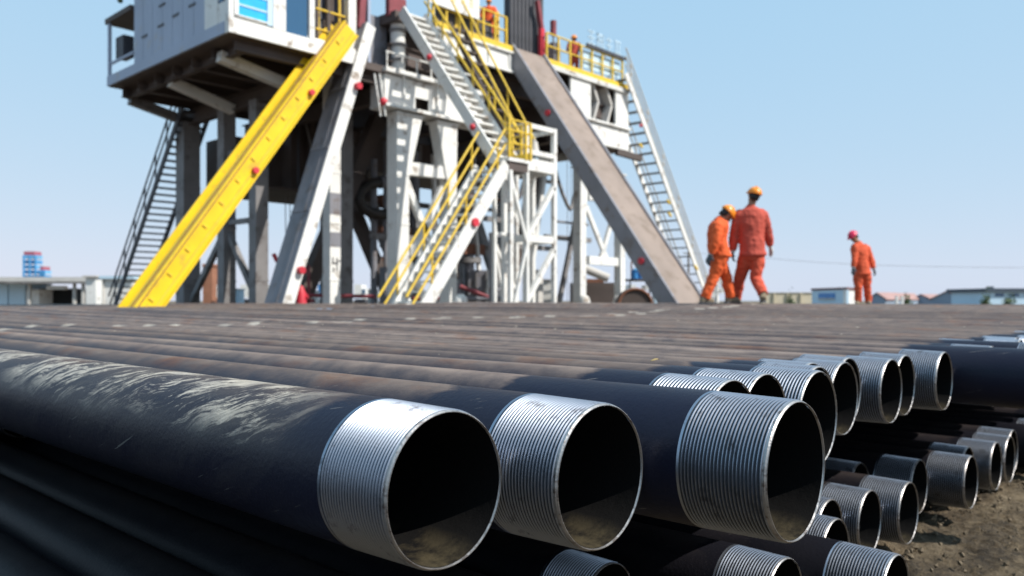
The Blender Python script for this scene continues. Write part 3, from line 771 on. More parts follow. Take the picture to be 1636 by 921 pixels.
part('side_return', W, fl, 'box', (sx1 + .102, VF, zb), (sx1 + .2, 27, zt))
part('walk_beam', 'steel', fl, 'beam', at_v(985, 243, VF), at_v(1024, 254, VF - .4), .2, .25)

def railing(name, label, p, q, n, mat='rail', h=1.1, group=None, rails=(1.1, .6), cat='railing'):
    t = thing(name, label, cat, tuple(p), group); p, q = Vector(p), Vector(q)
    for k in range(n):
        c = p.lerp(q, k / (n - 1)); part('post', mat, t, 'box', c - Vector((.035, .035, 0)), c + Vector((.035, .035, h)))
    for r_ in rails: part('rail', mat, t, 'tube', [p + Vector((0, 0, r_)), q + Vector((0, 0, r_))], .035, 6)
    return t
railing('floor_railing', 'yellow railing on the rig floor edge under the white banner, above the upper stair', (18.3, VF + .2, HF), (21.9, VF + .2, HF), 7)
railing('floor_railing', 'yellow railing on the rig floor edge right of the tall dark pipes', (24.2, VF + .2, HF), (29.3, VF + .2, HF), 8)
m = MB()
t = thing('gate_panel', 'dark panel with yellow frame behind the railing below the white banner', 'panel', (20, VF + .5, HF))
for k in range(3):
    part('panel_board', D_, t, 'box', (18.6 + k * 1.05, VF + .4, HF + .12), (19.5 + k * 1.05, VF + .44, HF + .85))
    part('panel_frame', 'rail', t, 'box', (19.52 + k * 1.05, VF + .38, HF), (19.62 + k * 1.05, VF + .46, HF + 1.3))
# banner
t = thing('banner', 'white banner with faint yellow characters hung over the yellow railing', 'banner', (19.8, VF + .1, HF + 1))
ba, bb = at_v(683, 20, VF + .1), at_v(766, 34, VF + .1)
part('cloth', W, t, 'box', (ba.x, VF + .1, HF + .62), (bb.x, VF + .13, HF + 1.6))
m = MB(); random.seed(5)
for k in range(5):
    x = ba.x + .22 + k * .42
    for (dx, dz, w_, h_) in ((0, .1, .26, .04), (0, .22, .26, .04), (.11, 0, .04, .34), (.02, -.02, .1, .04), (.16, -.02, .1, .04)): m.box((x + dx, VF + .092, HF + .95 + dz), (x + dx + w_, VF + .098, HF + .95 + dz + h_))
local(m, t).build('lettering', material('faded_yellow_print', (.72, .66, .38), .7), t)
# free standing pale blue letters on the right railing
t = thing('sign_board', 'row of pale blue characters on a dark rail at the rig floor right end', 'sign', (28, VF + .2, HF + 1))
sa, sb_ = at_v(938, 84, VF + .1), at_v(1000, 100, VF + .1)
part('sign_rail', D_, t, 'box', (sa.x, VF + .08, HF + 1.12), (sb_.x, VF + .16, HF + 1.24))
strokes = [((0, .5, .42, .06), (.18, 0, .06, .56), (0, .25, .42, .06), (0, 0, .42, .06)), ((0, 0, .06, .56), (.36, 0, .06, .56), (0, .5, .42, .06), (0, .26, .42, .06), (.18, 0, .06, .5)),
           ((0, .42, .42, .06), (.18, 0, .06, .58), (.02, .18, .38, .06)), ((0, 0, .42, .06), (0, .5, .42, .06), (.08, .02, .06, .5), (.28, .02, .06, .5))]
for k in range(4):
    m = MB()
    for dx, dz, w_, h_ in strokes[k]: m.box((sa.x + .1 + k * .62 + dx, VF + .1, HF + 1.26 + dz), (sa.x + .1 + k * .62 + dx + w_, VF + .14, HF + 1.26 + dz + h_))
    local(m, t).build('character', M['paleblue'], t)
part('rail_panel', 'paleblue', t, 'box', (sa.x, VF + .3, HF + .3), (sb_.x - .2, VF + .34, HF + 1.0))
# machines and clutter on the floor
t = thing('floor_machine', 'maroon machine box on the rig floor beside the worker at the railing', 'machine', (21, VF + 1, HF))
part('housing', 'darkred', t, 'box', (20.6, VF + .7, HF), (21.4, VF + 1.6, HF + 1.0)); part('drum', D_, t, 'tube', [(20.5, VF + 1.1, HF + 1.15), (21.5, VF + 1.1, HF + 1.15)], .28, 14)
t = thing('white_cabinet', 'low white cabinet on the rig floor right of the red post', 'cabinet', (25, VF + 1, HF))
part('cabinet_body', W, t, 'box', (24.6, VF + .6, HF), (25.5, VF + 1.4, HF + .85)); part('cabinet_lid', 'concrete', t, 'box', (24.55, VF + .55, HF + .852), (25.55, VF + 1.45, HF + .92))
t = thing('red_post', 'dark red post at the right edge of the tall dark pipes, atop the ramp', 'post', (24.15, VF + .4, HF))
part('post_body', 'red', t, 'box', (24.05, VF + .35, HF - .15), (24.28, VF + .5, HF + 1.3)); part('post_arm', 'darkred', t, 'beam', (24.15, VF + .42, HF + 1.3), (23.9, VF + .42, HF + 2.3), .16, .16)
t = thing('signal_lamp', 'small dark red lamp on a thin stand on the right of the rig floor', 'lamp', (25.4, VF + .6, HF))
q = at_v(884, 48, VF + .5)
part('stand', 'grey', t, 'tube', [(q.x, VF + .5, HF + .9), (q.x, VF + .5, q.z - .2)], .04, 6); part('lamp_head', 'darkred', t, 'tube', [(q.x, VF + .5, q.z - .2), (q.x, VF + .5, q.z + .35)], .13, 10); part('foot', 'grey', t, 'box', (q.x - .2, VF + .3, HF - .02), (q.x + .2, VF + .7, HF + .9))
t = thing('white_mast_post', 'white square post standing at the top of the yellow slide', 'post', (15, VF + .3, LW))
wa = at_v(560, 30, VF + .3)
part('post_body', W, t, 'box', (wa.x - .14, VF + .2, 7.6 + HC), (wa.x + .14, VF + .5, HF + 2.6)); part('base_plate', W, t, 'box', (wa.x - .25, VF + .1, 7.5 + HC), (wa.x + .25, VF + .6, 7.6 + HC))
t = thing('hose_reel', 'dark red hose reel beside the white post at the head of the leaning white beam', 'reel', (15.6, VF + .3, HF - .6))
ra = at_v(578, 22, VF + .3)
part('reel_drum', 'darkred', t, 'beam', ra - Vector((.12, 0, .5)), ra + Vector((-.02, 0, .6)), .22, .3)
part('reel_bracket', 'grey', t, 'box', (ra.x - .15, VF + .2, ra.z - .9), (ra.x + .15, VF + .4, ra.z - .5))
t = thing('cable_hub', 'dark red bracket with cables at the head of the upper stair', 'bracket', (16.6, VF + .3, HF - .3))
ca = at_v(634, 14, VF + .4)
part('bracket_plate', 'darkred', t, 'box', (ca.x - .35, VF + .35, ca.z - .3), (ca.x + .35, VF + .55, ca.z + .35))
for k in range(4): part('cable', D_, t, 'tube', [(ca.x - .3 + k * .2, VF + .4, ca.z + .3), (ca.x - .35 + k * .22, VF + .8, ca.z + 3)], .04, 6)

# tall dark pipes standing on the floor behind the ramp head
ta, tb = at_v(808, 60, VF + .9), at_v(862, 60, VF + .9)
nst = 9
for r_ in range(2):
    for k in range(nst):
        o = thing('drill_pipe_stand', 'dark drill pipe standing upright in the bundle behind the brown ramp head', 'drill pipe', (ta.x + (tb.x - ta.x) * (k + .5) / nst, VF + .75 + r_ * .2, HF), 'upright drill pipes behind the ramp')
        x, y = o.location.x, o.location.y
        part('pipe_body', D_, o, 'tube', [(x, y, HF + .3), (x, y, HF + 9)], (tb.x - ta.x) / nst * .49, 10)
        part('pin_end', 'steel', o, 'tube', [(x, y, HF - .01), (x, y, HF + .3)], [.05, .085], 10)

# ---------------- V-door ramp
rp = thing('pipe_ramp', 'wide brown worn ramp sloping from the rig floor down to the right', 'ramp', (23, 16, 0))
RU0, RU1 = at_v(820, 85, VF).x, at_v(870, 92, VF).x
rt = Vector((0, VF, HF + .02)); rb_ = Vector((0, 13.35, 0.985)); dr = (rb_ - rt); rb_ = rt + dr * 1.12; dr = (rb_ - rt).normalized(); rn = Vector((0, dr.z, -dr.y)) * -1
rn = Vector((1, 0, 0)).cross(dr); rn = rn if rn.z > 0 else -rn
def ramp_pt(u, s, n_): return Vector((u, 0, 0)) + rt + dr * s + rn * n_
Lr = (rb_ - rt).length
part('deck_plate', 'plank', rp, 'beam', ramp_pt((RU0 + RU1) / 2, 0, -.03), ramp_pt((RU0 + RU1) / 2, Lr, -.03), RU1 - RU0 - .14, .05, (1, 0, 0))
for u in (RU0, RU1):
    part('side_beam', 'grey', rp, 'beam', ramp_pt(u, -.1, -.22), ramp_pt(u, Lr, -.22), .12, .56, (1, 0, 0))
for k in range(8): part('crossbar', 'steel', rp, 'beam', ramp_pt(RU0 + .08, 1 + k * 1.6, -.2), ramp_pt(RU1 - .08, 1 + k * 1.6, -.2), .12, .2)
for s_ in (3.2, 9.8):
    o = part('pin_boss', 'red', rp, 'tube', [ramp_pt(RU0 - .13, s_, -.2), ramp_pt(RU0 - .06, s_, -.2)], .11, 8)

# ---------------- yellow slide
ys = thing('yellow_slide', 'bright yellow inclined slide running down to the left from the rig', 'slide', (12, VF, 0))
ya, yb = at_v(556, 62, VF - .2), at_v(252, 484, VF - .2)
dy_ = (yb - ya); yb = ya + dy_ * 1.14; dy_.normalize(); yn = Vector((0, 1, 0)).cross(dy_); yn = yn if yn.z > 0 else -yn
def yp(s, n_, v): return ya + dy_ * s + yn * n_ + Vector((0, v, 0))
Ly = (yb - ya).length
part('front_plate', 'yellow', ys, 'beam', yp(-.3, .12, 0), yp(Ly, .12, 0), .07, .50, (0, 1, 0))
part('upper_flange', 'yellow', ys, 'beam', yp(-.3, .395, .15), yp(Ly, .395, .15), .45, .05, (0, 1, 0))
part('lower_flange', 'yellow', ys, 'beam', yp(-.3, -.16, .18), yp(Ly, -.16, .18), .52, .05, (0, 1, 0))
part('back_plate', 'yellow', ys, 'beam', yp(-.3, .20, .60), yp(Ly, .20, .60), .06, .66, (0, 1, 0))
part('trough_floor', 'yellow', ys, 'beam', yp(-.3, .22, .40), yp(Ly, .22, .40), .38, .05, (0, 1, 0))
part('rub_rail', 'rail', ys, 'beam', yp(-.3, .0, -.055), yp(Ly, .0, -.055), .025, .035, (0, 1, 0))
part('seam_line', 'rust', ys, 'beam', yp(-.3, .352, -.052), yp(Ly, .352, -.052), .03, .03, (0, 1, 0))
part('seam_line', 'rust', ys, 'beam', yp(-.3, .43, .10), yp(Ly, .43, .10), .03, .03, (0, 1, 0))
k = .4
while k < Ly:
    part('rung_mark', 'rail', ys, 'beam', yp(k, .12, -.05), yp(k, .26, -.05), .03, .04, (0, 1, 0)); k += .78
for s_ in (2.3, 5.3): part('pin_boss', 'red', ys, 'tube', [yp(s_, -.02, -.16), yp(s_, -.02, -.045)], .09, 8)

# ---------------- leaning white box beam, its shaded sides coloured grey
wb = thing('leaning_beam', 'tall white box beam leaning against the rig, shade of its left side painted grey', 'strut', (14, VF, 0))
wa_, wz_ = at_v(595, 40, VF - .15), at_v(463, 484, VF - .15)
d_ = wz_ - wa_; wz_ = wa_ + d_ * 1.11; d_.normalize(); wn = Vector((0, 1, 0)).cross(d_); wn = wn if wn.x > 0 else -wn
sh = Vector((0, .55, 0))
Lw = (wz_ - wa_).length
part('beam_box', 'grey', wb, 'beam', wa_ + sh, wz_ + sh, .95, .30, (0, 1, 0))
part('front_flange', W, wb, 'beam', wa_ + sh - Vector((0, .49, 0)), wz_ + sh - Vector((0, .49, 0)), .03, .36, (0, 1, 0))
for s_ in (-1, 1):
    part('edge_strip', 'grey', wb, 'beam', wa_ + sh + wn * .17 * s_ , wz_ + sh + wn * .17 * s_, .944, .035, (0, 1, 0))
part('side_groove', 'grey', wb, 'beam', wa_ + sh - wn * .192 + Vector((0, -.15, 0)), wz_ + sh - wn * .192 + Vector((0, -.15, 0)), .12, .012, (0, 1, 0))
for x, y in ((571, 138), (480, 432)): c = at_v(x, y, VF - .15); part('pin_boss', 'red', wb, 'tube', [c + Vector((0, -.12, 0)), c + Vector((0, .05, 0))], .11, 8)
for s_ in (2.2, 4.2, 6.2): part('weld_band', 'grey', wb, 'beam', wa_ + sh + d_ * s_, wa_ + sh + d_ * (s_ + .06), .93, .42, (0, 1, 0))

# ---------------- stairs
def stair(name, label, top, bot_, width, n, mat, rails=(), railmat='rail', sw=.28, treadmat=None, group='steel stairs of the rig'):
    # width: vector from the near stringer to the far stringer
    t = thing(name, label, 'stairs', tuple(bot_), group)
    top, bot_, wv = Vector(top), Vector(bot_), Vector(width); d = (bot_ - top).normalized(); run = Vector((d.x, d.y, 0)).normalized()
    for k in (0, 1): part('stringer', mat, t, 'beam', top + wv * k, bot_ + wv * k, .07, sw, wv)
    for k in range(n):
        c = top.lerp(bot_, (k + .5) / n) + wv * .5
        part('tread', treadmat or mat, t, 'beam', c - wv * .47, c + wv * .47, .26, .05, run)
    for off, hs, np_ in rails:
        o3 = Vector((0, 0, 1))
        for h_ in hs: part('handrail', railmat, t, 'tube', [top + wv * off + o3 * h_, bot_ + wv * off + o3 * h_], .034, 6)
        for k in range(np_):
            c = top.lerp(bot_, (k + .3) / np_) + wv * off
            nrm = wv.cross(d).normalized(); nrm = nrm if nrm.z > 0 else -nrm
            part('rail_post', railmat, t, 'tube', [c, c + o3 * max(hs)], .03, 6)
    return t
# upper centre flight
u0 = at_v(640, 30, VF).x
t1, b1 = Vector((u0, VF - .05, HF - .05)), at_u(790, 256, u0)
stair('steel_stair', 'upper white stair with blue grey side, dropping right from the rig floor to the landing', t1, b1, (.92, 0, 0), 19, W, ((1.05, (1.0, .55), 6),), sw=.34)
part('pin_boss', 'red', thing('stair_pin', 'dark red pin on the left side of the upper stair, higher of two', 'pin', tuple(t1.lerp(b1, .34)), 'pins on the upper stair'), 'ball', t1.lerp(b1, .34) - Vector((.06, 0, 0)), .10, 6)
part('pin_boss', 'red', thing('stair_pin', 'dark red pin on the left side of the upper stair, lower of two', 'pin', tuple(t1.lerp(b1, .80)), 'pins on the upper stair'), 'ball', t1.lerp(b1, .80) - Vector((.06, 0, 0)), .10, 6)
# landing
LZ = b1.z
ld = thing('stair_landing', 'small yellow railed landing where the upper and lower stairs meet', 'landing', (u0 + .6, b1.y - .7, LZ), None)
lu0, lu1, lv0, lv1 = u0 - .1, u0 + .80, b1.y - .66, b1.y + .05
part('landing_plate', W, ld, 'box', (lu0, lv0, LZ - .1), (lu1, lv1, LZ))
part('landing_beam', B, ld, 'box', (lu0 + .05, lv0 + .05, LZ - .35), (lu1 - .05, lv1 - .05, LZ - .102))
for (x, y) in ((lu1, lv0), (lu1, lv1), (lu1, (lv0 + lv1) / 2), (lu0 + .7, lv0), (lu0, lv0)): part('post', 'rail', ld, 'box', (x - .03, y - .03, LZ), (x + .03, y + .03, LZ + 1.05))
for h_ in (1.05, .75, .4): part('rail', 'rail', ld, 'tube', [(lu0, lv0, LZ + h_), (lu1, lv0, LZ + h_), (lu1, lv1, LZ + h_)], .026, 6)
part('toe_board', 'rail', ld, 'box', (lu1 - .02, lv0, LZ + .002), (lu1 + .03, lv1, LZ + .22))
# legs carrying the landing
for x in (lu0 + .1, lu1 - .1):
    part('leg', W, ld, 'box', (x - .05, lv1 - .1, 0), (x + .05, lv1, LZ - .352))
    part('leg', W, ld, 'box', (x - .05, lv0, 0), (x + .05, lv0 + .1, LZ - .352))
part('leg_brace', W, ld, 'beam', (lu0 + .1, lv0 + .05, .4), (lu1 - .1, lv0 + .05, 2.6), .08, .08)
part('leg_brace', W, ld, 'beam', (lu1 - .1, lv0 + .05, 2.6), (lu0 + .1, lv0 + .05, LZ - .5), .08, .08)
part('leg_brace', W, ld, 'beam', (lu0 + .1, lv1 - .05, 2.9), (lu1 - .1, lv1 - .05, 2.9), .08, .08)
# lower flight, down to the left
e0 = at_v(835, 270, lv0 + .1); e1 = at_v(697, 484, lv0 + .1); dd = (e1 - e0); e1 = e0 + dd * 1.3
e0 = Vector((lu0, lv0 + .1, LZ - .2)); e1 = Vector((e1.x, lv0 + .1, .02))
stair('steel_stair', 'lower white stair with bright yellow handrails, dropping left from the landing', e0, e1, (0, 1.10, 0), 18, W, ((0., (1.05, .6), 3), (1., (1.05, .6), 4)), sw=.36)
c = e0.lerp(e1, .36)
part('pin_boss', 'red', thing('stair_pin', 'bright red disc on the white side beam of the lower stair', 'pin', tuple(c)), 'tube', [c - Vector((0, .12, 0)), c - Vector((0, .036, 0))], .12, 8)
# second inner stair rail seen through the upper flight
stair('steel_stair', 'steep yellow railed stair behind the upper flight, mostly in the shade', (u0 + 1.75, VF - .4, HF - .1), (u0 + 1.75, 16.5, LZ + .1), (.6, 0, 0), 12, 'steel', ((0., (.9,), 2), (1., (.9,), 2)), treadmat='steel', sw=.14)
# right outer stair, down to the right
r0, r1 = at_v(1000, 118, VF - .3), at_v(1116, 440, VF - .3); dd = r1 - r0; r1 = r0 + dd * 1.27
stair('steel_stair', 'right outer stair with pale grey handrails beside the brown ramp', r0 + Vector((0, 0, 0)), Vector((r1.x, r1.y, .02)), (0, 1.15, 0), 26, 'white', ((-.0, (1.1, .75, .4), 6), (1., (1.1, .6), 4)), railmat='concrete', sw=.24, treadmat='legs')
part('pin_boss', 'red', thing('stair_pin', 'small red disc high on the right outer stair', 'pin', tuple(at_v(1024, 201, VF - .5))), 'ball', at_v(1024, 201, VF - .5), .08, 6)
for (x, y) in ((1022, 230), (1066, 320), (1068, 340), (1110, 425)):
    part('clamp_body', 'rail', thing('rail_clamp', 'small yellow clamp on the handrail of the right outer stair', 'clamp', tuple(at_v(x, y, VF - .4)), 'yellow clamps on the right stair'), 'beam', at_v(x, y, VF - .4), at_v(x + 4, y + 6, VF - .4), .08, .08)
# left rear stair in shade
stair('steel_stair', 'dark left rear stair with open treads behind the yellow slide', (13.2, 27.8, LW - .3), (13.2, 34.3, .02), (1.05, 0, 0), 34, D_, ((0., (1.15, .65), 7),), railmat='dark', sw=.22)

# ---------------- left wing cabin
cb = thing('side_cabin', 'large cabin with shade-coloured side walls on the left wing of the rig with bright blue window', 'cabin', (12, VF, LW))
CU = at_v(365, 47, VF).x
part('floor_frame', B, cb, 'box', (CU + .05, VF + .05, LW), (18.1, 28.2, LW + .22))
part('floor_beam', W, cb, 'box', (CU, VF - .02, LW + .02), (15.2, VF + .2, LW + .42))
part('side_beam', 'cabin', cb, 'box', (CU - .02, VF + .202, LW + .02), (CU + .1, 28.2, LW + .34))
npan = 14
pv0, pv1 = VF + 1.35, at_u(213, 100, CU).y
for k in range(npan):
    a0 = pv0 + (pv1 - pv0) * k / npan; a1 = pv0 + (pv1 - pv0) * (k + 1) / npan
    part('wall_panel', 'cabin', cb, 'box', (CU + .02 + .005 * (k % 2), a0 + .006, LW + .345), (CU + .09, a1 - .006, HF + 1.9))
for (x, y) in ((230, 58), (256, 41), (280, 24), (306, 8), (258, 8)):
    c = at_u(x, y, CU); part('vent', D_, cb, 'box', (CU + .004, c.y - .20, c.z - .035), (CU + .0195, c.y + .20, c.z + .035))
# open corner at the front left with a small window
c = at_u(345, 20, CU)
part('corner_panel', W, cb, 'box', (CU + .02, VF + .2, LW + .345), (CU + .08, pv0 - .5, LW + .9))
part('side_window', 'glass', cb, 'box', (CU + .03, VF + .35, LW + .92), (CU + .06, pv0 - .75, HF + 1.2))
part('window_frame', W, cb, 'box', (CU, pv0 - .74, LW + .346), (CU + .1, pv0 - .02, HF + 1.9))
part('corner_post', W, cb, 'box', (CU, VF - .022, LW + .425), (CU + .14, VF + .18, HF + 2.5))
# front wall
fw = [(366, 'post', .12), (430, 'post', .25), (478, 'post', .12)]
f1, f2 = at_v(381, 20, VF).x, at_v(427, 20, VF).x
wz = at_v(400, 30, VF).z
part('front_wall', W, cb, 'box', (CU + .142, VF + .05, LW + .425), (15.1, VF + .12, wz - .02))
part('bright_window', 'cyan', cb, 'box', (f1, VF + .02, wz + .02), (f2, VF + .06, wz + 1.5))
part('window_frame', W, cb, 'box', (f1 - .12, VF - .02, wz), (f1 - .002, VF + .1, wz + 1.7))
part('window_sill', W, cb, 'box', (f1, VF - .03, wz - .018), (f2, VF + .1, wz + .018))
for k in range(4): part('window_bar', 'paleblue', cb, 'box', (f1 + .002, VF + .0, wz + .28 + k * .34), (f2 - .002, VF + .018, wz + .33 + k * .34))
part('window_frame', 'paleblue', cb, 'box', (f2 + .002, VF - .02, wz - .05), (f2 + .16, VF + .1, wz + 1.7))
part('small_window', 'blue', cb, 'box', (CU + .16, VF + .02, wz - .1), (f1 - .2, VF + .06, wz + .35))
part('post', W, cb, 'box', (at_v(436, 10, VF).x, VF - .03, LW + .427), (at_v(456, 10, VF).x, VF + .13, HF + 2))
part('dark_window', 'glass', cb, 'box', (f2 + .2, VF + .04, wz - .1), (at_v(434, 10, VF).x, VF + .07, wz + 1.6))
part('dark_window', 'glass', cb, 'box', (at_v(458, 10, VF).x, VF + .04, wz - .45), (at_v(492, 10, VF).x, VF + .07, wz + 1.6))
part('post', W, cb, 'box', (at_v(494, 10, VF).x, VF - .03, LW + .427), (at_v(502, 10, VF).x, VF + .13, HF + 2))
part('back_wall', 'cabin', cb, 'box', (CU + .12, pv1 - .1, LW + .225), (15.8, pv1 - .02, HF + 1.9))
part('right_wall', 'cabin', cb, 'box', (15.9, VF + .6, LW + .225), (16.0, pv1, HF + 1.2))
# roof and open rear balcony
part('roof', B, cb, 'box', (CU - .25, VF - .3, HF + 1.95), (16.1, pv1 + .1, HF + 2.1))
part('roof', B, cb, 'box', (CU - .05, pv1 + .12, HF - .05), (14, 28.3, HF + .12))
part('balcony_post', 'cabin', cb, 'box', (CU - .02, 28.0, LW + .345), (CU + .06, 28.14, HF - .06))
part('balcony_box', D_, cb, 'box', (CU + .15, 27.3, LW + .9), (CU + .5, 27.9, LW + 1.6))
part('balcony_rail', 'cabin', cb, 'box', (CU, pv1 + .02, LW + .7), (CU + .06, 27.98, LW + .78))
part('lamp', 'green', cb, 'ball', at_u(192, 1, CU), .09, 8)
# clutter between the cabin and the yellow slide: dark uprights with yellow rails
t = thing('pipe_manifold', 'tangle of brown and yellow uprights above the head of the yellow slide', 'manifold', (14, VF + .4, LW + .3))
for k in range(8):
    x = at_v(506 + k * 6, 20, VF + .4).x
    part('upright', ('steel', 'rail', 'grey', 'steel', 'rail', 'steel', 'rail', 'steel')[k], t, 'tube', [(x, VF + .4 + .1 * (k % 3), LW + .23), (x, VF + .4 + .1 * (k % 3), HF + 2)], (.06, .035, .05, .09, .035, .07, .04, .06)[k], 8)
for h_ in (.9, 1.5): part('rail', 'rail', t, 'tube', [(at_v(504, 20, VF + .35).x, VF + .35, LW + h_), (at_v(552, 20, VF + .35).x, VF + .35, LW + h_)], .035, 6)
part('block', 'steel', t, 'box', (at_v(512, 40, VF + .5).x, VF + .75, LW + .23), (at_v(548, 40, VF + .5).x, VF + 1.2, LW + 1.4))

# ---------------- grey ladder tower right of the landing
tw = thing('ladder_tower', 'slim white rectangular tower frame with two shelves, left of the brown ramp', 'tower frame', (21.5, 19, 0))
tv = 16.5
ta_, tb_ = at_v(840, 196, tv), at_v(885, 205, tv); dep = .9
ux0, ux1, tz = ta_.x, tb_.x, ta_.z
for x in (ux0, ux1):
    for y in (tv, tv + dep): part('post', W, tw, 'box', (x - .07, y - .07, 0), (x + .07, y + .07, tz))
for z, h_ in ((tz - .14, .14), (tz - .95, .14), (at_v(860, 275, tv).z, .36), (at_v(860, 388, tv).z, .22)):
    part('crossbeam', W, tw, 'box', (ux0 + .072, tv - .05, z), (ux1 - .072, tv + .05, z + h_))
    part('crossbeam', W, tw, 'box', (ux0 + .072, tv + dep - .05, z), (ux1 - .072, tv + dep + .05, z + h_))
    part('side_beam', W, tw, 'box', (ux0 - .05, tv + .072, z), (ux0 + .05, tv + dep - .072, z + h_))
    part('side_beam', W, tw, 'box', (ux1 - .05, tv + .072, z), (ux1 + .05, tv + dep - .072, z + h_))
for (xa, ya_, xb, yb_) in ((884, 300, 842, 378), (884, 400, 842, 480)): part('brace', W, tw, 'beam', at_v(xa, ya_, tv), at_v(xb, yb_, tv), .14, .14, (0, 1, 0))
part('shelf_lamp', 'concrete', tw, 'tube', [(ux0 + .75, tv + .3, tz - .81), (ux0 + .75, tv + .3, tz - .45)], [.16, .1], 10)
part('shelf_plate', 'concrete', tw, 'box', (ux0 + .3, tv + .1, tz - .82), (ux1 - .1, tv + .8, tz - .812))
part('bucket', 'paleblue', tw, 'tube', [(ux0 + .8, tv + .4, at_v(860, 275, tv).z + .362), (ux0 + .8, tv + .4, at_v(860, 275, tv).z + .75)], [.16, .2], 12)
# bracing truss between the landing and the tower
tr = thing('truss_frame', 'grey and white cross braced frame standing under the landing', 'frame', (18.5, 18.8, 0))
for (xa, ya_, xb, yb_, w_, mt) in ((785, 372, 785, 484, .12, 'grey'), (825, 280, 825, 484, .12, W), (786, 382, 824, 466, .12, W), (786, 376, 824, 376, .12, 'grey'), (790, 392, 812, 484, .08, W), (810, 320, 824, 350, .08, W), (786, 462, 824, 462, .08, 'grey')):
    part('member', mt, tr, 'beam', at_v(xa, ya_, 18.9), at_v(xb, yb_, 18.9) if yb_ < 484 else Vector((at_v(xb, yb_, 18.9).x, 18.9, 0)), w_, w_, (0, 1, 0))
# column with square grey marks
mk = MB(); cx_ = 15.15
for (y0_, y1_) in ((311, 345), (373, 396)):
    a_ = at_v(556, y1_, 21.4).z; b_ = at_v(556, y0_, 21.4).z
    part('grey_mark', 'grey', sub, 'box', (cx_ - .206, 21.394, a_), (cx_ + .206, 21.399, b_))
m = MB(); z_ = at_v(556, 428, 21.4).z
for (dx, dz, w_, h_) in ((-.12, .1, .05, .2), (-.12, .1, .22, .045), (.04, -.12, .045, .42), (.1, .18, .1, .04), (-.1, -.16, .05, .14)): m.box((cx_ + dx, 21.392, z_ + dz), (cx_ + dx + w_, 21.398, z_ + dz + h_))
local(m, sub).build('painted_number', M['dark'], sub)

# hose loop
t = thing('hose_loop', 'thick black hose bent in a loop between the legs left of the main portal', 'hose', (16, 24, 4))
pts = [at_v(x, y, 23.6) for x, y in ((606, 292), (590, 294), (577, 304), (572, 318), (578, 332), (592, 340), (608, 343), (624, 342))]
part('hose', 'rubber', t, 'tube', pts, .2, 12); part('hose_clamp', 'grey', t, 'tube', [pts[0] - (pts[1] - pts[0]) * .02, pts[0] + (pts[0] - pts[1]) * .5], .24, 12)
# thin cables hanging in the left bay
for x in (455, 462, 521, 906, 912):
    t = thing('hanging_cable', 'thin dark cable hanging under the rig', 'cable', tuple(at_v(x, 290, 27)), 'thin cables hanging under the rig')
    a_ = at_v(x, 285, 27); part('cable', 'grey', t, 'tube', [a_ + Vector((0, 0, 1.2)), a_.lerp(Vector((a_.x, a_.y, 0)), .5) + Vector((.05, 0, 0)), (a_.x + .02, a_.y, .0)], .018, 5)

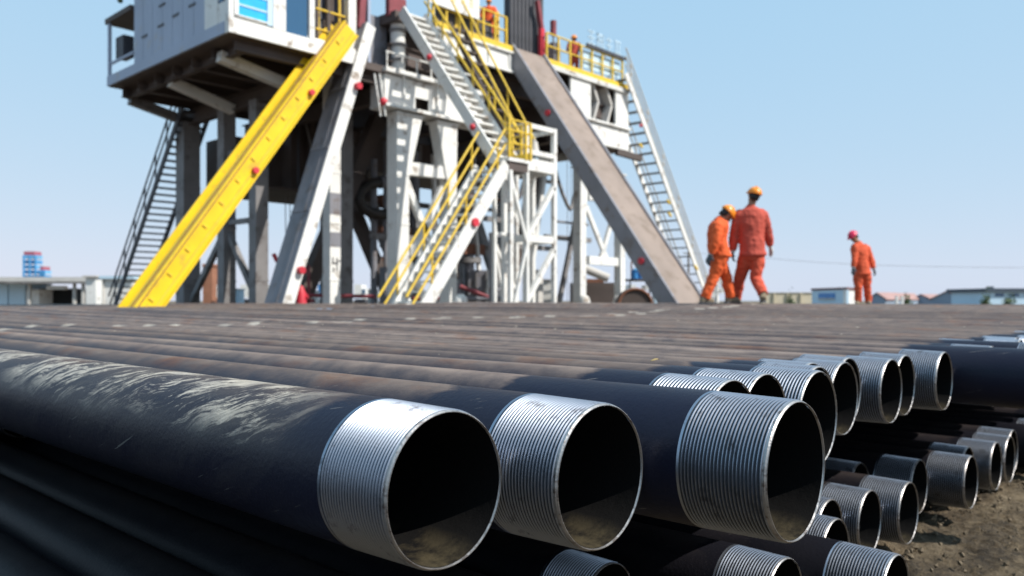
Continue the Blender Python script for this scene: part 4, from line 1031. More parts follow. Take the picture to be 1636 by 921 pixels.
# ================================================================== people
def cam_frame():   # camera right / forward (level) / up, for laying out poses as they are seen
    return Vector((CA, -SA, 0)), Vector((SA, CA, 0)), Vector((0, 0, 1))
RT, FW, UP = cam_frame()
clouds = bpy.data.textures.new('cloth_folds', 'CLOUDS'); clouds.noise_scale = .075; clouds.noise_depth = 2
def person(label, base, J, cloth, helmet, legcloth=None, voxel=.013, faceturn=(0, -1, 0), gloves=('glove', 'glove'), cat='person', group=None, depth=1.0):
    """J: joints in metres (right, away, up) from the ground point `base`. Body: one skinned surface; clothing, helmet, boots, gloves: children."""
    low = min(min(J['an' + k][2] - .085, J['to' + k][2] - .03) for k in 'LR') + .004
    J = {k: (a[0], a[1], a[2] - low if k != 'bow' else a[2]) for k, a in J.items()}      # soles down on what carries them
    t = thing('person', label, cat, tuple(base), group)
    P = {k: Vector((RT * a[0] + FW * a[1] + UP * a[2])) for k, a in J.items()}
    ft = (RT * faceturn[0] + FW * faceturn[1] + UP * faceturn[2]).normalized()
    sh = (P['shR'] - P['shL']).normalized(); chest_f = sh.cross((P['neck'] - P['pelvis']).normalized()).normalized()
    if chest_f.dot(ft) < 0 and abs(chest_f.dot(ft)) > .3: pass
    def limb(m, pts, rs, n=12): m.tube(pts, rs, n)
    def chain(a, b, k): return [a.lerp(b, i / k) for i in range(k + 1)]
    def torso(m, g):
        pv, nk = P['pelvis'], P['neck']; ax = (nk - pv)
        hips = (P['hipR'] - P['hipL']).normalized()
        rings = []
        for f_, w_, d_ in ((-.14, .150, .120), (-.10, .172 + g * .6, .132 + g * .6), (0, .170, .132), (.18, .168, .125), (.40, .155, .115), (.62, .178, .125), (.80, .190, .125), (.93, .150, .105), (1.0, .070, .070)):
            c = pv + ax * f_ + P.get('bow', Vector()) * (4 * f_ * (1 - f_)); s_ = hips.lerp(sh, min(max(f_, 0), 1)).normalized(); f2 = s_.cross(ax.normalized()).normalized()
            rings.append((c, s_ * (w_ + g), f2 * (d_ + g)))
        m.loft(rings, n=20)
    hd = P['head']; nk = P['neck']; upv = (hd - nk).normalized()
    right = ft.cross(upv).normalized(); fwd = upv.cross(right).normalized()
    # --- body
    m = MB()
    torso(m, -.012)
    limb(m, [nk - upv * .04, nk + upv * .04, hd - upv * .05], [.062, .056, .056])
    rings = []
    for a_, w_, d_, o_ in ((-.115, .030, .030, .050), (-.095, .050, .055, .030), (-.06, .062, .075, .014), (-.02, .070, .088, .004), (.03, .076, .096, 0.), (.07, .072, .090, -.004), (.10, .052, .066, -.006), (.118, .018, .02, -.006)):
        rings.append((hd + upv * a_ + fwd * o_, right * w_, fwd * d_))
    m.loft(rings, n=18)
    limb(m, [hd + fwd * .080 + upv * .010, hd + fwd * .112 - upv * .030, hd + fwd * .092 - upv * .045], [.010, .016, .012], 8)   # nose
    limb(m, [hd + fwd * .078 - upv * .068 - right * .024, hd + fwd * .088 - upv * .068, hd + fwd * .078 - upv * .068 + right * .024], [.007, .010, .007], 8)   # mouth
    for s_ in (-1, 1):
        limb(m, [hd + right * s_ * .072 + upv * .018, hd + right * s_ * .086 - fwd * .006, hd + right * s_ * .074 - upv * .03], [.010, .014, .009], 8)
    for s_ in 'LR':
        limb(m, chain(P['sh' + s_], P['el' + s_], 2) + chain(P['el' + s_], P['wr' + s_], 2)[1:], [.055, .050, .042, .037, .028])
        limb(m, chain(P['hip' + s_], P['kn' + s_], 2) + chain(P['kn' + s_], P['an' + s_], 2)[1:], [.088, .074, .055, .052, .038], 14)
        limb(m, [P['an' + s_], P['an' + s_].lerp(P['to' + s_], .5), P['to' + s_]], [.040, .042, .030])
        hand(m, P['wr' + s_], (P['wr' + s_] - P['el' + s_]).normalized(), (P['pelvis'] - P['wr' + s_]), 0., s_)
    fuse(m, 'body', M['skin'], t, voxel * .8)
    # --- eyes and hair
    for s_ in (-1, 1):
        e = MB(); e.ball(hd + fwd * .082 + right * s_ * .030 + upv * .022, .011, 6); e.build('eye', M['black'], t)
    m = MB()
    rings = [(hd + upv * a_ - fwd * o_, right * w_, fwd * d_) for a_, w_, d_, o_ in ((-.075, .050, .040, .060), (-.03, .074, .070, .034), (.03, .081, .090, .014), (.085, .074, .084, .008))]
    m.loft(rings, n=16); m.build('hair', M['hair'], t)
    # --- helmet: dome, brim and peak
    m = MB(); rings = []
    for k in range(9):
        a_ = k / 8 * math.pi / 2; rings.append((hd + upv * (.035 + .105 * math.sin(a_)) - fwd * .006, right * (.104 * math.cos(a_) + .002), fwd * (.126 * math.cos(a_) + .002)))
    m.loft(rings, n=24)
    rings = [(hd + upv * .026 + fwd * .012, right * .112, fwd * .150), (hd + upv * .036 + fwd * .010, right * .114, fwd * .150), (hd + upv * .044 - fwd * .002, right * .104, fwd * .128)]
    m.loft(rings, n=24)
    m.tube([hd + upv * .05 - fwd * .12, hd + upv * .125 - fwd * .07, hd + upv * .146, hd + upv * .125 + fwd * .06, hd + upv * .05 + fwd * .115], .011, 8)
    m.build('helmet', M[helmet], t)
    # --- jacket
    m = MB(); torso(m, .024)
    hem = P['pelvis'] + (P['pelvis'] - nk).normalized() * .02
    for s_ in 'LR':
        a_, b_, c_ = P['sh' + s_], P['el' + s_], P['wr' + s_]
        pts = [a_.lerp(nk, .35) , a_] + chain(a_, b_, 3)[1:] + chain(b_, c_, 3)[1:]
        pts[-1] = b_.lerp(c_, .93)
        limb(m, pts, [.082, .092, .084, .078, .070, .071, .062, .054], 14)
    limb(m, [nk - upv * .05, nk + upv * .035], [.085, .072], 14)
    fuse(m, 'jacket', M[cloth], t, voxel, .028)
    # --- trousers
    m = MB()
    hips = (P['hipR'] - P['hipL']).normalized(); f2 = hips.cross(UP).normalized()
    m.loft([(P['pelvis'] + UP * .10, hips * .165, f2 * .125), (P['pelvis'], hips * .185, f2 * .145), (P['pelvis'] - UP * .10, hips * .175, f2 * .135), (P['pelvis'] - UP * .15, hips * .12, f2 * .10)], n=18)
    for s_ in 'LR':
        a_, b_, c_ = P['hip' + s_], P['kn' + s_], P['an' + s_]
        limb(m, [a_ + UP * .03] + chain(a_, b_, 3)[1:] + chain(b_, c_, 3)[1:] + [c_ - (c_ - b_).normalized() * -.01], [.112, .112, .098, .085, .082, .080, .076, .078], 16)
    fuse(m, 'trousers', M[legcloth or cloth], t, voxel, .040)
    # --- boots
    for s_ in 'LR':
        a_, b_ = P['an' + s_], P['to' + s_]; d = (b_ - a_); d.z = 0; dn = d.normalized(); sd_ = dn.cross(UP)
        m = MB(); z0 = min(a_.z - .085, b_.z - .03)
        heel = a_ - dn * .075; heel.z = z0 + .055; toe = b_.copy(); toe.z = z0 + .045
        m.tube([heel, a_.lerp(heel, .4) + UP * -.02, (heel + toe) / 2 + UP * .012, toe, toe + dn * .035 - UP * .008], [.046, .056, .052, .046, .028], 12)
        m.tube([a_ + (P['kn' + s_] - a_).normalized() * .10, a_, a_ - UP * .03], [.060, .055, .05], 12)
        o = fuse(m, 'boot', M['boot'], t, .010)
        k = MB(); k.loft([(Vector((heel.x, heel.y, z0 + .004)) + dn * .02, sd_ * .045, dn * .045), (Vector((heel.x, heel.y, z0 + .03)) + dn * .02, sd_ * .047, dn * .047)], n=12)
        mid = (heel + toe) / 2 + dn * .02; k.loft([(Vector((mid.x, mid.y, z0 + .004)), sd_ * .050, dn * .15), (Vector((mid.x, mid.y, z0 + .022)), sd_ * .052, dn * .155)], n=16)
        k.build('sole', M['dark'], o)
    # --- gloves
    for k, s_ in enumerate('LR'):
        m = MB(); hand(m, P['wr' + s_], (P['wr' + s_] - P['el' + s_]).normalized(), (P['pelvis'] - P['wr' + s_]), .0035, s_)
        o = fuse(m, 'glove', M[gloves[k]], t, .0065)
        c = MB(); d = (P['wr' + s_] - P['el' + s_]).normalized(); c.tube([P['wr' + s_] - d * .055, P['wr' + s_] + d * .005], [.046, .040], 12); c.build('cuff', M['glovepale'], o)
    return t
def hand(m, wr, d, inward, g, side):
    # palm, four fingers of unequal length gently curled, thumb from the side of the palm
    n_ = inward - d * inward.dot(d)
    n_ = n_.normalized() if n_.length > 1e-4 else d.orthogonal().normalized()      # palm faces the body
    s_ = d.cross(n_).normalized()
    if s_.dot(FW) > 0 : s_ = -s_
    pr = [(wr, s_ * (.026 + g), n_ * (.020 + g)), (wr + d * .03, s_ * (.034 + g), n_ * (.018 + g)), (wr + d * .085, s_ * (.043 + g), n_ * (.015 + g)), (wr + d * .10, s_ * (.040 + g), n_ * (.012 + g))]
    m.loft(pr, n=12)
    for i, L in enumerate((.070, .080, .074, .058)):
        b = wr + d * .092 + s_ * (.031 - .0205 * i)
        p1 = b + d * L * .45 + n_ * L * .10; p2 = p1 + (d * .75 + n_ * .65).normalized() * L * .32; p3 = p2 + (d * .35 + n_ * .94).normalized() * L * .26
        m.tube([b - d * .015, p1, p2, p3], [.0098 + g, .0092 + g, .0082 + g, .0068 + g], 8)
    b = wr + d * .032 + s_ * .030; p1 = b + (d * .62 + s_ * .7 + n_ * .35).normalized() * .040; p2 = p1 + (d * .85 + s_ * .2 + n_ * .5).normalized() * .032
    m.tube([b, p1, p2], [.0130 + g, .0112 + g, .0085 + g], 8)
def fuse(m, name, mat, parent, voxel, folds=0.):
    o = m.build(name, mat, parent)
    r = o.modifiers.new('fuse', 'REMESH'); r.mode = 'VOXEL'; r.voxel_size = voxel; r.use_smooth_shade = True
    sm_ = o.modifiers.new('soften', 'SMOOTH'); sm_.factor = .5; sm_.iterations = 3 if folds else 1
    if folds:
        d = o.modifiers.new('folds', 'DISPLACE'); d.texture = clouds; d.strength = folds; d.mid_level = .5; d.texture_coords = 'LOCAL'
    return o

ZP = HC - .035         # top of the pile at its far edge
def px(x, y, Z, foot, dz=0.):      # photograph point -> (right, away, up) at distance Z from a foot point
    return ((x - foot[0]) / F * Z, dz, (foot[1] - y) / F * Z)
# worker seen from behind, walking away
Z2 = 12.35; f2_ = (1199, 481)
base2 = at_d(f2_[0], f2_[1], Z2); base2.z = HC - .044
q = lambda x, y, dz=0.: px(x, y, Z2, f2_, dz)
person('worker in faded red coveralls and orange helmet walking away, seen from behind', base2,
       dict(pelvis=q(1202, 394), neck=q(1199, 325, -.02), head=q(1203.5, 306.5, -.03), hipL=q(1194, 398), hipR=q(1211, 398), shL=q(1180, 338), shR=q(1219, 338),
            elL=q(1174, 368, .06), elR=q(1227, 363, .02), wrL=q(1174, 394, .10), wrR=q(1234, 386, .10), knL=q(1188, 436, .20), knR=q(1207, 438, -.02), anL=q(1187, 470, .34), anR=q(1210, 463, -.26),
            toL=q(1184, 475, .50), toR=q(1214, 474, -.14)),
       'faded', 'helmet', 'reddish', faceturn=(-.10, 1, -.1), gloves=('glove', 'glovepale'))
# worker to his left, in profile, bent forward in mid stride
Z1 = 12.35; f1_ = (1146, 481)
base1 = at_d(f1_[0], f1_[1], Z1); base1.z = HC - .044
q = lambda x, y, dz=0.: px(x, y, Z1, f1_, dz)
person('worker in bright orange coveralls and yellow helmet, head bowed, striding beside the taller man', base1,
       dict(pelvis=q(1149, 399), neck=q(1151, 346, 0), head=q(1161, 337, .0), hipL=q(1146, 404, .07), hipR=q(1150, 404, -.07), shL=q(1147, 357, .16), shR=q(1143, 358, -.15),
            elR=q(1138, 382, -.20), elL=q(1152, 384, .22), wrR=q(1131, 402, -.16), wrL=q(1144, 404, .20), knR=q(1138, 438, -.06), anR=q(1125, 470, -.06), toR=q(1136, 477, -.04),
            knL=q(1163, 436, .09), anL=q(1170, 469, .10), toL=q(1182, 476, .12), bow=(-.04, 0, 0)),
       'orange', 'helmet', 'orange', faceturn=(.62, .25, -.75), gloves=('glove', 'glove'))
# lone worker farther off
Z3 = 18.6; f3_ = (1377, 489)
base3 = at_d(f3_[0], f3_[1], Z3); base3.z = HC - .10
q = lambda x, y, dz=0.: px(x, y, Z3, f3_, dz)
person('lone worker in coral orange coveralls and crimson helmet, far right, looking down to the left', base3,
       dict(pelvis=q(1377, 435), neck=q(1371, 390, 0), head=q(1363, 379.5, -.02), hipL=q(1371, 438, 0), hipR=q(1384, 438, 0), shL=q(1364, 397, -.08), shR=q(1386, 398, .06),
            elL=q(1361, 415, -.14), elR=q(1393, 416, .04), wrL=q(1358, 430, -.18), wrR=q(1396, 431, .0), knL=q(1370, 461, -.04), knR=q(1386, 461, .02), anL=q(1371, 483, .0), anR=q(1389, 483, .04),
            toL=q(1366, 487, -.10), toR=q(1386, 487, -.10)),
       'coral', 'helmetred', 'coral', faceturn=(-.75, -.35, -.55), gloves=('glove', 'glove'))
# workers on the rig floor
def floor_person(label, x, cloth, helmet, v, h=1.72, turn=(0, -1, -.2), arm=.0):
    t_ = ray(x, 200); s_ = v / t_.y; b = t_ * s_; b.z = HF
    k = h / 1.75
    person(label, b, dict(pelvis=(0, 0, .93 * k), neck=(0, 0, 1.47 * k), head=(.0, -.02, 1.62 * k), hipL=(-.09, 0, .90 * k), hipR=(.09, 0, .90 * k), shL=(-.2, 0, 1.38 * k), shR=(.2, 0, 1.38 * k),
            elL=(-.27, -.04, 1.12 * k), elR=(.26, -.10, 1.12 * k), wrL=(-.24, -.2 - arm, .95 * k + arm), wrR=(.2, -.3, 1.02 * k), knL=(-.1, -.04, .5 * k), knR=(.12, 0, .5 * k), anL=(-.1, 0, .09), anR=(.12, .06, .09),
            toL=(-.13, -.14, .04), toR=(.16, -.08, .04)), cloth, helmet, cloth, voxel=.022, faceturn=turn)
floor_person('worker in orange coveralls on the rig floor between the banner and the tall dark pipes', 781, 'orange', 'helmet', VF + .55)
floor_person('worker in brown orange coveralls leaning at the right rig floor railing', 917, 'faded', 'helmet', VF + .75, 1.68, (-1, 0, -.3), .15)

# ================================================================== background
def bx(t, name, mat, x0, x1, y0, y1, Z, dz=2.0, gz=None):
    """box seen between picture columns x0..x1 and rows y0..y1 at distance Z"""
    a, b = at_d(x0, y1, Z), at_d(x1, y0, Z)
    z0 = a.z if gz is None else gz
    m = MB(); c = (a + b) / 2; hw = (x1 - x0) / 2 / F * Z
    p = Vector((c.x, c.y, 0)) + FW * dz / 2
    vs = [p + RT * sx * hw + FW * sy * dz / 2 + UP * zz for zz in (z0, b.z) for sx, sy in ((-1, -1), (1, -1), (1, 1), (-1, 1))]
    m.add(vs, [(0, 3, 2, 1), (4, 5, 6, 7), (0, 1, 5, 4), (1, 2, 6, 5), (2, 3, 7, 6), (3, 0, 4, 7)])
    return local(m, t).build(name, M[mat], t)
def bt(label, name, cat, x, Z, group=None): p = at_d(x, 481, Z); return thing(name, label, cat, (p.x, p.y, 0), group)
# left camp
t = bt('long flat canopy roof on posts at the far left, over the white sheds', 'canopy', 'canopy', 80, 52)
bx(t, 'roof_slab', 'concrete', 0 - 30, 150, 443, 450, 50, 4); bx(t, 'roof_edge', 'legs', 0 - 30, 138, 451, 453.5, 49.8, .3)
for x in (44, 116, 130, 141): bx(t, 'post', 'concrete', x, x + 3.5, 453.6, 500, 50.2, .2, 0)
bx(t, 'lintel', 'white', 74, 103, 457, 463, 50.5, .4)
for x0, x1, y0, mt, lb in ((-30, 12, 453, 'paleblue', 'pale blue shed at the very left edge under the canopy'), (14, 40, 454, 'paleblue', 'second pale blue shed from the left edge under the canopy'), (42, 62, 464, 'white', 'low white crate between the pale blue shed and the dark opening')):
    t = bt(lb, 'shed', 'shed', x0, 52); bx(t, 'wall', mt, x0, x1, y0, 500, 51, 3, 0); bx(t, 'roof_lip', 'concrete', x0 - .5, x1 + .5, y0 - 1.5, y0 - .05, 50.9, 3.2)
t = bt('black container with an open dark side under the canopy', 'container', 'container', 90, 54); bx(t, 'container_body', 'black', 64, 118, 464, 500, 52.6, 3, 0); bx(t, 'top_rail', 'dark', 63, 119, 461, 463.9, 52.5, 3.1)
t = bt('white upright cabin with a dark edge, left of the yellow slide', 'site_cabin', 'cabin', 145, 47); bx(t, 'wall', 'white', 137, 153, 443, 500, 47, 2.5, 0); bx(t, 'roof', 'concrete', 131, 154, 440.5, 442.9, 46.8, 2.9); bx(t, 'door', 'dark', 155.2, 163, 449, 500, 47.8, .4, 0)
t = bt('cream container behind the foot of the yellow slide', 'container', 'container', 185, 44); bx(t, 'wall', 'white', 165, 212, 446, 500, 44, 3, 0); bx(t, 'roof', 'paleblue', 158, 214, 441, 445.9, 43.8, 3.4); bx(t, 'corner_post', 'concrete', 163.2, 164.9, 446, 500, 43.9, .3, 0)
# far blue lattice towers
for (x0, x1, y0, lb) in ((36, 57, 408, 'far blue tower with a red top at the left horizon'), (62, 71, 432, 'small far blue tower with a red top beside the taller blue one')):
    t = bt(lb, 'tower', 'tower', x0, 130)
    for k in range(5): bx(t, 'deck_band', 'towerblue' if k % 2 else 'towerlight', x0, x1, y0 + k * 8, y0 + k * 8 + 5.2, 130, 2)
    for x in (x0, (x0 + x1) / 2 - 1, x1 - 2): bx(t, 'post', 'towerblue', x, x + 2, y0 - .1, 500, 129.6, .3, 0)
    bx(t, 'red_top', 'redroof2', x0 + 2, x1 - 2, y0 - 6, y0 - .2, 130, 2)
# things seen between the legs
def house(t, x0, x1, ye, yr, Z, wall, roof, dz=8): pass
t = bt('brown brick column standing between the left legs of the rig', 'brick_column', 'column', 332, 60); bx(t, 'column_body', 'brick', 324, 339, 426, 500, 60, 1.2, 0); bx(t, 'column_cap', 'brick', 323, 340, 422, 425.8, 59.9, 1.4)
random.seed(31)
veh = [(346, 366, 'white van with a dark windscreen parked far off, leftmost between the legs'), (384, 404, 'white van seen just right of the first grey leg'), (426, 440, 'small pale truck seen left of the leaning white beam'), (508, 524, 'truck with a blue box body seen between the beam and the slim white column'), (566, 584, 'white truck seen right of the slim white column'), (755, 772, 'white pickup seen under the landing'), (1006, 1022, 'white flat truck seen between the right portal and the ramp')]
def truck(x0, x1, lb, Z=58, box='white'):
    t = bt(lb, 'parked_truck', 'truck', (x0 + x1) / 2, Z); w_ = x1 - x0
    bx(t, 'cargo_box', box, x0, x0 + w_ * .62, 455, 476, Z, 2.2); bx(t, 'cab', 'white', x0 + w_ * .66, x1, 461, 478, Z, 2.1); bx(t, 'windscreen', 'glass', x0 + w_ * .72, x1 - w_ * .04, 463, 469, Z - .03, .1)
    bx(t, 'chassis', 'dark', x0, x1, 478.2, 483, Z + .1, 1.8)
    for f_ in (.15, .5, .85):
        p = at_d(x0 + w_ * f_, 487, Z - .05); m = MB(); m.tube([Vector((p.x, p.y, .45)), Vector((p.x, p.y, .45)) + FW * 2.3], .45, 14); local(m, t).build('wheel', M['rubber'], t)
for a_, b_, lb in veh: truck(a_, b_, lb, 58, 'blue' if 'blue' in lb else 'white')
# low clutter row: drums, boxes
for i, (x0, x1, y0, mt, lb) in enumerate(((370, 380, 463, 'paleblue', 'pale blue box on the ground between the left legs'), (408, 418, 459, 'white', 'small white box beside the second grey leg'), (443, 455, 447, 'concrete', 'cream box behind the leaning white beam'), (493, 503, 466, 'white', 'white box with the red pipe passing before it'), (530, 541, 462, 'white', 'white box just left of the slim white column'), (588, 600, 464, 'white', 'white box left of the main portal'), (868, 880, 448, 'white', 'white switch box on a post right of the ladder tower'), (735, 750, 468, 'grey', 'grey chest under the lower stair'))):
    t = bt(lb, 'equipment_box', 'box', x0, 40); bx(t, 'box_body', mt, x0, x1, y0, 500, 40, 1, 0); bx(t, 'box_lid', 'concrete', x0 - .6, x1 + .6, y0 - 1.6, y0 - .05, 39.9, 1.2)
# red pieces
t = bt('dark red post with a long low pipe running right, between beam and column', 'red_pipe_rack', 'pipe rack', 492, 26)
bx(t, 'post', 'darkred', 491, 494.5, 424, 500, 26, .12, 0); bx(t, 'post_foot', 'darkred', 485, 500, 478, 484, 26, .3)
a_, b_ = at_d(495, 472, 26.05), at_d(600, 474, 26.05); part('long_pipe', 'darkred', t, 'tube', [a_, b_], .06, 8)
t = bt('bright red hydrant standing at the foot of the leaning white beam', 'hydrant', 'hydrant', 481, 24)
p = at_d(481, 481, 24); part('hydrant_body', 'red', t, 'tube', [Vector((p.x, p.y, 0)), Vector((p.x, p.y, p.z + .2)), Vector((p.x, p.y, p.z + .45))], [.16, .16, .05], 14); part('hydrant_arm', 'red', t, 'tube', [Vector((p.x, p.y, p.z + .12)) - RT * .25, Vector((p.x, p.y, p.z + .12)) + RT * .2], .07, 10)
t = bt('small red handle sticking up between the left legs', 'valve_handle', 'handle', 440, 27)
part('handle_bar', 'red', t, 'beam', at_d(443, 418, 27), at_d(437, 406, 27), .12, .12); part('handle_stem', 'dark', t, 'tube', [at_d(443, 417, 27.1), Vector((at_d(446, 481, 27.1).x, at_d(446, 481, 27.1).y, 0))], .04, 6)
# between the legs: stay, crossing red tubes, step ladder, tank
t = bt('white step ladder standing behind the grey truss frame', 'step_ladder', 'ladder', 790, 31)
for xa, xb in ((781, 775), (787, 795), (797, 803)): part('side_rail', W, t, 'beam', at_d(xa, 432, 31), Vector((at_d(xb, 481, 31).x, at_d(xb, 481, 31).y, 0)), .06, .06)
for k in range(5): part('rung', W, t, 'beam', at_d(786.5, 440 + k * 10, 31), at_d(793 + k, 440 + k * 10, 31), .05, .05)
t = bt('grey steel tank behind the grey truss frame under the landing', 'grey_tank', 'tank', 790, 34); bx(t, 'tank_body', 'grey', 748, 822, 432, 500, 34, 2, 0)
for k in range(4): bx(t, 'tank_rib', 'legs', 760 + 16 * k, 762 + 16 * k, 434, 500, 33.9, .08, 0)
for j, (x0, y0, x1, y1) in enumerate(((735, 458, 790, 479), (660, 478, 735, 476), (736, 478, 828, 477))):
    t = bt('dark red tube lying low under the landing, ' + ('slanting' if j == 0 else ('left of the lower stair foot' if j == 1 else 'before the grey tank')), 'red_tube', 'tube', x0, 29); part('tube_body', 'darkred' if j < 2 else 'grey', t, 'tube', [at_d(x0, y0, 29), at_d(x1, y1, 29)], .08, 8)
# white pier blocks at the column feet
for x in (646, 736, 934, 988):
    t = bt('white tapered pier block at a column foot', 'pier_block', 'pier', x, 25, 'white pier blocks at the feet of the portals')
    p = at_d(x, 481, 26 if x < 800 else 32); m = MB(); m.loft([(Vector((p.x, p.y, 0)), RT * .28, FW * .28), (Vector((p.x, p.y, p.z)), RT * .22, FW * .22), (Vector((p.x, p.y, p.z + .16)), RT * .16, FW * .16), (Vector((p.x, p.y, p.z + .22)), RT * .06, FW * .06)], n=12)
    local(m, t).build('block', M['white'], t)
# right bay: drums, rusty coil, pale pipe
for k, (x, y0) in enumerate(((1014, 432), (1024, 422), (1031, 436))):
    t = bt(('blue drum at the left of three on the stand', 'blue drum standing highest of three', 'blue drum at the right of three on the stand')[k] + ' beyond the ramp', 'blue_drum', 'drum', x, 40)
    a_ = at_d(x, y0, 40 + k * .3); b_ = at_d(x, 446, 40 + k * .3); m = MB(); m.tube([b_, a_], .17 + .02 * k, 14); local(m, t).build('drum_body', M['blue'], t)
    m = MB(); m.tube([a_ + UP * .01, a_ + UP * .07], .10, 10); local(m, t).build('bung', M['cyan'], t)
t = bt('brown stand carrying the blue drums', 'drum_stand', 'stand', 1020, 40); bx(t, 'stand_top', 'steel', 990, 1040, 446.3, 449, 40, 1.4)
for x in (992, 1006, 1037): bx(t, 'post', 'steel', x, x + 2, 449.2, 500, 40, .1, 0)
bx(t, 'side_frame', 'rust', 996, 999, 415, 446.2, 40.2, .1); bx(t, 'side_frame', 'rust', 1008, 1010, 418, 446.2, 40.6, .1)
t = bt('pale pipe sloping down behind the right portal', 'pale_pipe', 'pipe', 955, 37); part('pipe_body', 'concrete', t, 'tube', [at_d(930, 428, 37), at_d(972, 445, 37)], .2, 12)
t = bt('dark skid mounted machine behind the right portal', 'skid_machine', 'machine', 950, 38); bx(t, 'skid_body', 'steel', 915, 990, 452, 500, 38, 1.6, 0); bx(t, 'skid_top', 'rust', 925, 965, 446, 451.9, 38.2, 1.2)
t = bt('rusty round reel drum lying behind the ramp foot', 'rusty_reel', 'reel', 1018, 30)
c = at_d(1015, 489, 30); m = MB(); m.tube([c, c + FW * .9], .64, 28); local(m, t).build('reel_core', M['steel'], t)
m = MB(); pts = [c - FW * .02 + RT * .62 * math.cos(a_ / 16 * math.pi) + UP * .62 * math.sin(a_ / 16 * math.pi) for a_ in range(33)]; m.tube(pts, .05, 8); local(m, t).build('reel_rim', M['rust'], t)
t = bt('white tank end lying right of the rusty reel', 'white_tank', 'tank', 1050, 31); bx(t, 'tank_body', 'white', 1032, 1056, 456, 463, 31.5, 1); bx(t, 'tank_end', 'paleblue', 1046, 1066, 465, 500, 31, .6, 0)
# pieces behind the walking men
t = bt('white steel base frame at the foot of the right outer stair', 'stair_base_frame', 'frame', 1150, 30)
for (xa, ya_, xb, yb_) in ((1145, 432, 1145, 484), (1130, 484, 1152, 440), (1150, 446, 1172, 484), (1132, 466, 1170, 466), (1140, 474, 1164, 452)): part('member', W, t, 'beam', at_d(xa, ya_, 30), at_d(xb, yb_, 30), .12, .12)
# right side: wall, hut, houses
t = bt('long beige wall right of the walking men', 'beige_wall', 'wall', 1256, 90); bx(t, 'wall_body', 'beige', 1216, 1300, 468.5, 520, 90, .4, 0)
bx(t, 'wall_cap', 'concrete', 1215.5, 1300.5, 467.3, 468.4, 89.9, .6)
for x in (1236, 1258, 1279): bx(t, 'pilaster', 'beige', x, x + 2, 468.6, 520, 89.8, .18, 0)
t = bt('small white hut with a dark brown flat roof left of the lone worker', 'hut', 'hut', 1330, 62)
p = at_d(1297, 481, 62); zt0, zt1 = at_d(1297, 463.5, 62).z, at_d(1352, 461.5, 66).z
def wallq(t, name, mat, A, B, z0, z1a, z1b, th=.2):
    A, B = Vector((A.x, A.y, 0)), Vector((B.x, B.y, 0)); d = (B - A).normalized(); n_ = Vector((-d.y, d.x, 0)) * th
    m = MB(); m.add([A + UP * z0, B + UP * z0, B + n_ + UP * z0, A + n_ + UP * z0, A + UP * z1a, B + UP * z1b, B + n_ + UP * z1b, A + n_ + UP * z1a], [(0, 3, 2, 1), (4, 5, 6, 7), (0, 1, 5, 4), (1, 2, 6, 5), (2, 3, 7, 6), (3, 0, 4, 7)])
    return local(m, t).build(name, M[mat], t)
A, B_, C_ = at_d(1297, 481, 66), at_d(1352, 481, 60), at_d(1366, 481, 63)
zh = at_d(1352, 463, 60).z
wallq(t, 'side_wall', 'paleblue', A, B_, 0, zh, zh); wallq(t, 'front_wall', 'white', B_, C_, 0, zh, zh)
m = MB(); q_ = [Vector((v_.x, v_.y, 0)) for v_ in (A, B_, C_, A + (C_ - B_))]; cc = sum(q_, Vector()) / 4; q_ = [cc + (v_ - cc) * 1.05 for v_ in q_]
m.add([v_ + UP * (zh + .01) for v_ in q_] + [v_ + UP * (zh + .17) for v_ in q_], [(0, 3, 2, 1), (4, 5, 6, 7), (0, 1, 5, 4), (1, 2, 6, 5), (2, 3, 7, 6), (3, 0, 4, 7)]); local(m, t).build('roof', M['redroof'], t)
wa2 = A.lerp(B_, .22); wb2 = A.lerp(B_, .70); off = (A - B_).cross(UP).normalized() * .05; off = off if off.dot(FW) < 0 else -off
wallq(t, 'window', 'blue', wa2 + off, wb2 + off, zh - .62, zh - .24, zh - .24, .03)
wallq(t, 'window_sill', 'concrete', wa2 + off * 2, wb2 + off * 2, zh - .72, zh - .63, zh - .63, .05)
# gabled houses on the right horizon
def gable(x0, x1, xr, ye, yr, Z, lb, g='gabled houses on the right horizon', ang=.0):
    # gable wall x0..x1 with the ridge running back to the right, up to picture column xr
    t = bt(lb, 'house', 'house', (x0 + x1) / 2, Z, g)
    W_ = (x1 - x0) / F * Z; a_ = at_d(x0, ye, Z); G = RT * W_ - FW * W_ * 1.1; b_ = a_ + G
    r_ = a_ + G * .5; r_.z = at_d(x0, yr, Z).z; dr_ = (RT * .74 + FW * .67) * ((xr - (x0 + x1) / 2) / F * Z * 2.1)
    g0, g1 = Vector((a_.x, a_.y, 0)), Vector((b_.x, b_.y, 0))
    m = MB(); m.add([g0, g1, b_, r_ - UP * .01, a_, g0 + dr_, g1 + dr_, b_ + dr_, r_ + dr_ - UP * .01, a_ + dr_], [(0, 1, 2, 3, 4), (9, 8, 7, 6, 5), (0, 4, 9, 5), (1, 6, 7, 2)])
    local(m, t).build('wall', M['house'], t)
    for s0, nm in ((a_, 'L'), (b_, 'R')):
        e_ = s0 + (s0 - r_) * .06; up_ = UP * .18; fr = -FW * .3
        m = MB(); m.add([e_ + fr, r_ + fr, r_ + dr_, e_ + dr_, e_ + fr + up_, r_ + fr + up_, r_ + dr_ + up_, e_ + dr_ + up_], [(0, 3, 2, 1), (4, 5, 6, 7), (0, 1, 5, 4), (1, 2, 6, 5), (2, 3, 7, 6), (3, 0, 4, 7)])
        local(m, t).build('roof', M['pinkroof'], t)
    return t
gable(1384, 1404, 1432, 479, 469, 150, 'far house with a pink roof just right of the lone worker')
gable(1420, 1434, 1462, 479, 470, 160, 'small far house with a pink roof, second right of the lone worker')
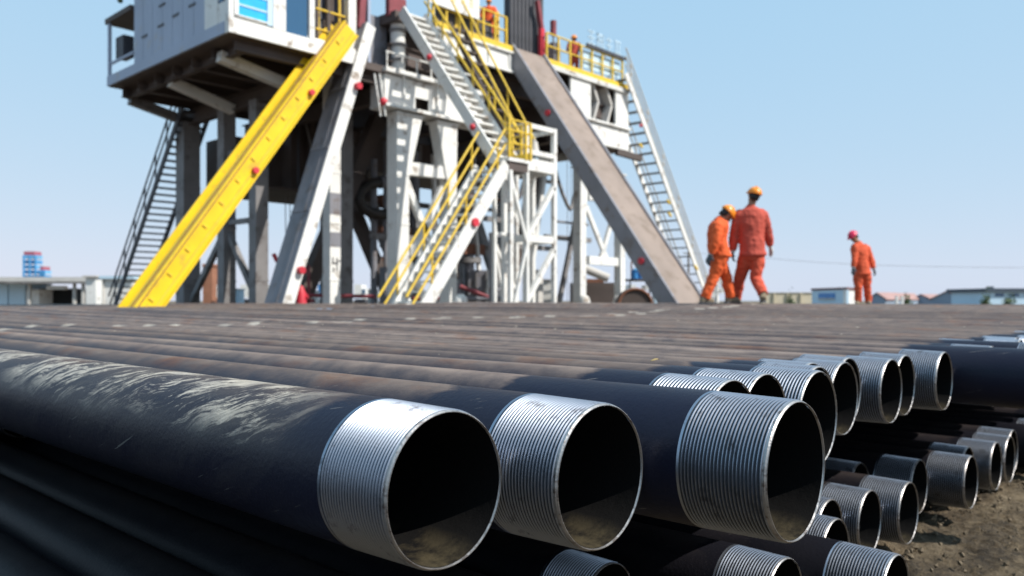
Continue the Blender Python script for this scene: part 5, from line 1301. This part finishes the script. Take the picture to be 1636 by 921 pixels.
gable(1454, 1474, 1500, 479, 471.5, 165, 'small far house left of the two larger blue gables')
gable(1484, 1518, 1552, 479, 466.5, 140, 'far house with a blue grey gable, left of two similar large ones')
gable(1528, 1560, 1600, 478, 464, 138, 'far house with a blue grey gable, right of two similar large ones')
t = bt('long pale building with a dark flat roof at the right edge', 'long_building', 'building', 1620, 110)
bx(t, 'wall', 'paleblue', 1579, 1720, 466.5, 520, 110, 9, 0); bx(t, 'roof', 'darkroof', 1577, 1722, 461, 466.3, 109.6, 10); bx(t, 'roof_vent', 'darkroof', 1582, 1588, 458, 460.9, 112, 1)
for k in range(5): bx(t, 'window', 'glass', 1590 + 24 * k, 1604 + 24 * k, 469, 474, 109.95, .1)
for x in (1432, 1441): t = bt('small white post before the pink roofed houses', 'white_post', 'post', x, 70, 'small white posts before the houses'); bx(t, 'post_body', 'white', x, x + 3.5, 474, 500, 70, .25, 0); bx(t, 'post_cap', 'concrete', x - .3, x + 3.8, 473.3, 473.95, 70, .3)
for x, w_ in ((1612, 12), (1575, 8), (1448, 6), (1262, 5)):
    t = bt('low green shrub before the long pale building' if x == 1612 else ('low shrub at the left end of the long pale building' if x == 1575 else ('low shrub beside the white posts' if x == 1448 else 'low dark shrub before the beige wall')), 'shrub', 'shrub', x, 75)
    m = MB(); random.seed(x)
    for _ in range(260):
        c = at_d(x + random.gauss(0, w_ / 3), 481, 75); z_ = abs(random.gauss(0, .55)) + .25; r_ = random.uniform(.08, .2)
        a_ = Vector((random.uniform(-1, 1), random.uniform(-1, 1), random.uniform(-1, 1))).normalized() * r_; b_ = a_.orthogonal().normalized() * r_ * .5
        c = Vector((c.x, c.y, z_)) + FW * random.gauss(0, .3); m.add([c - a_, c + b_, c + a_, c - b_], [(0, 1, 2, 3)])
    local(m, t).build('foliage', M['green'], t); m = MB(); p = at_d(x, 481, 75); m.tube([Vector((p.x, p.y, 0)), Vector((p.x, p.y, .6))], [.05, .02], 6); local(m, t).build('stem', M['wood'], t)
# power line
t = bt('thin sagging power line crossing the sky at the right', 'power_line', 'power line', 1420, 90)
pts = [at_d(x, y, 90) for x, y in ((1100, 404), (1215, 412), (1300, 419), (1380, 423.5), (1500, 426.5), (1636, 428), (1760, 428))]
part('wire', 'grey', t, 'tube', pts, .022, 5)
for x, y in ((1100, 404), (1760, 428)):
    t = bt('distant utility pole ' + ('hidden behind the right outer stair' if x == 1100 else 'beyond the right edge of the picture'), 'utility_pole', 'pole', x, 90)
    p = at_d(x, y, 90); m = MB(); m.tube([Vector((p.x, p.y, 0)), Vector((p.x, p.y, p.z + .1))], [.14, .10], 10); local(m, t).build('pole', M['wood'], t); m = MB(); m.beam(p - RT * .6 - UP * .06, p + RT * .6 - UP * .06, .1, .1); local(m, t).build('crossarm', M['wood'], t)
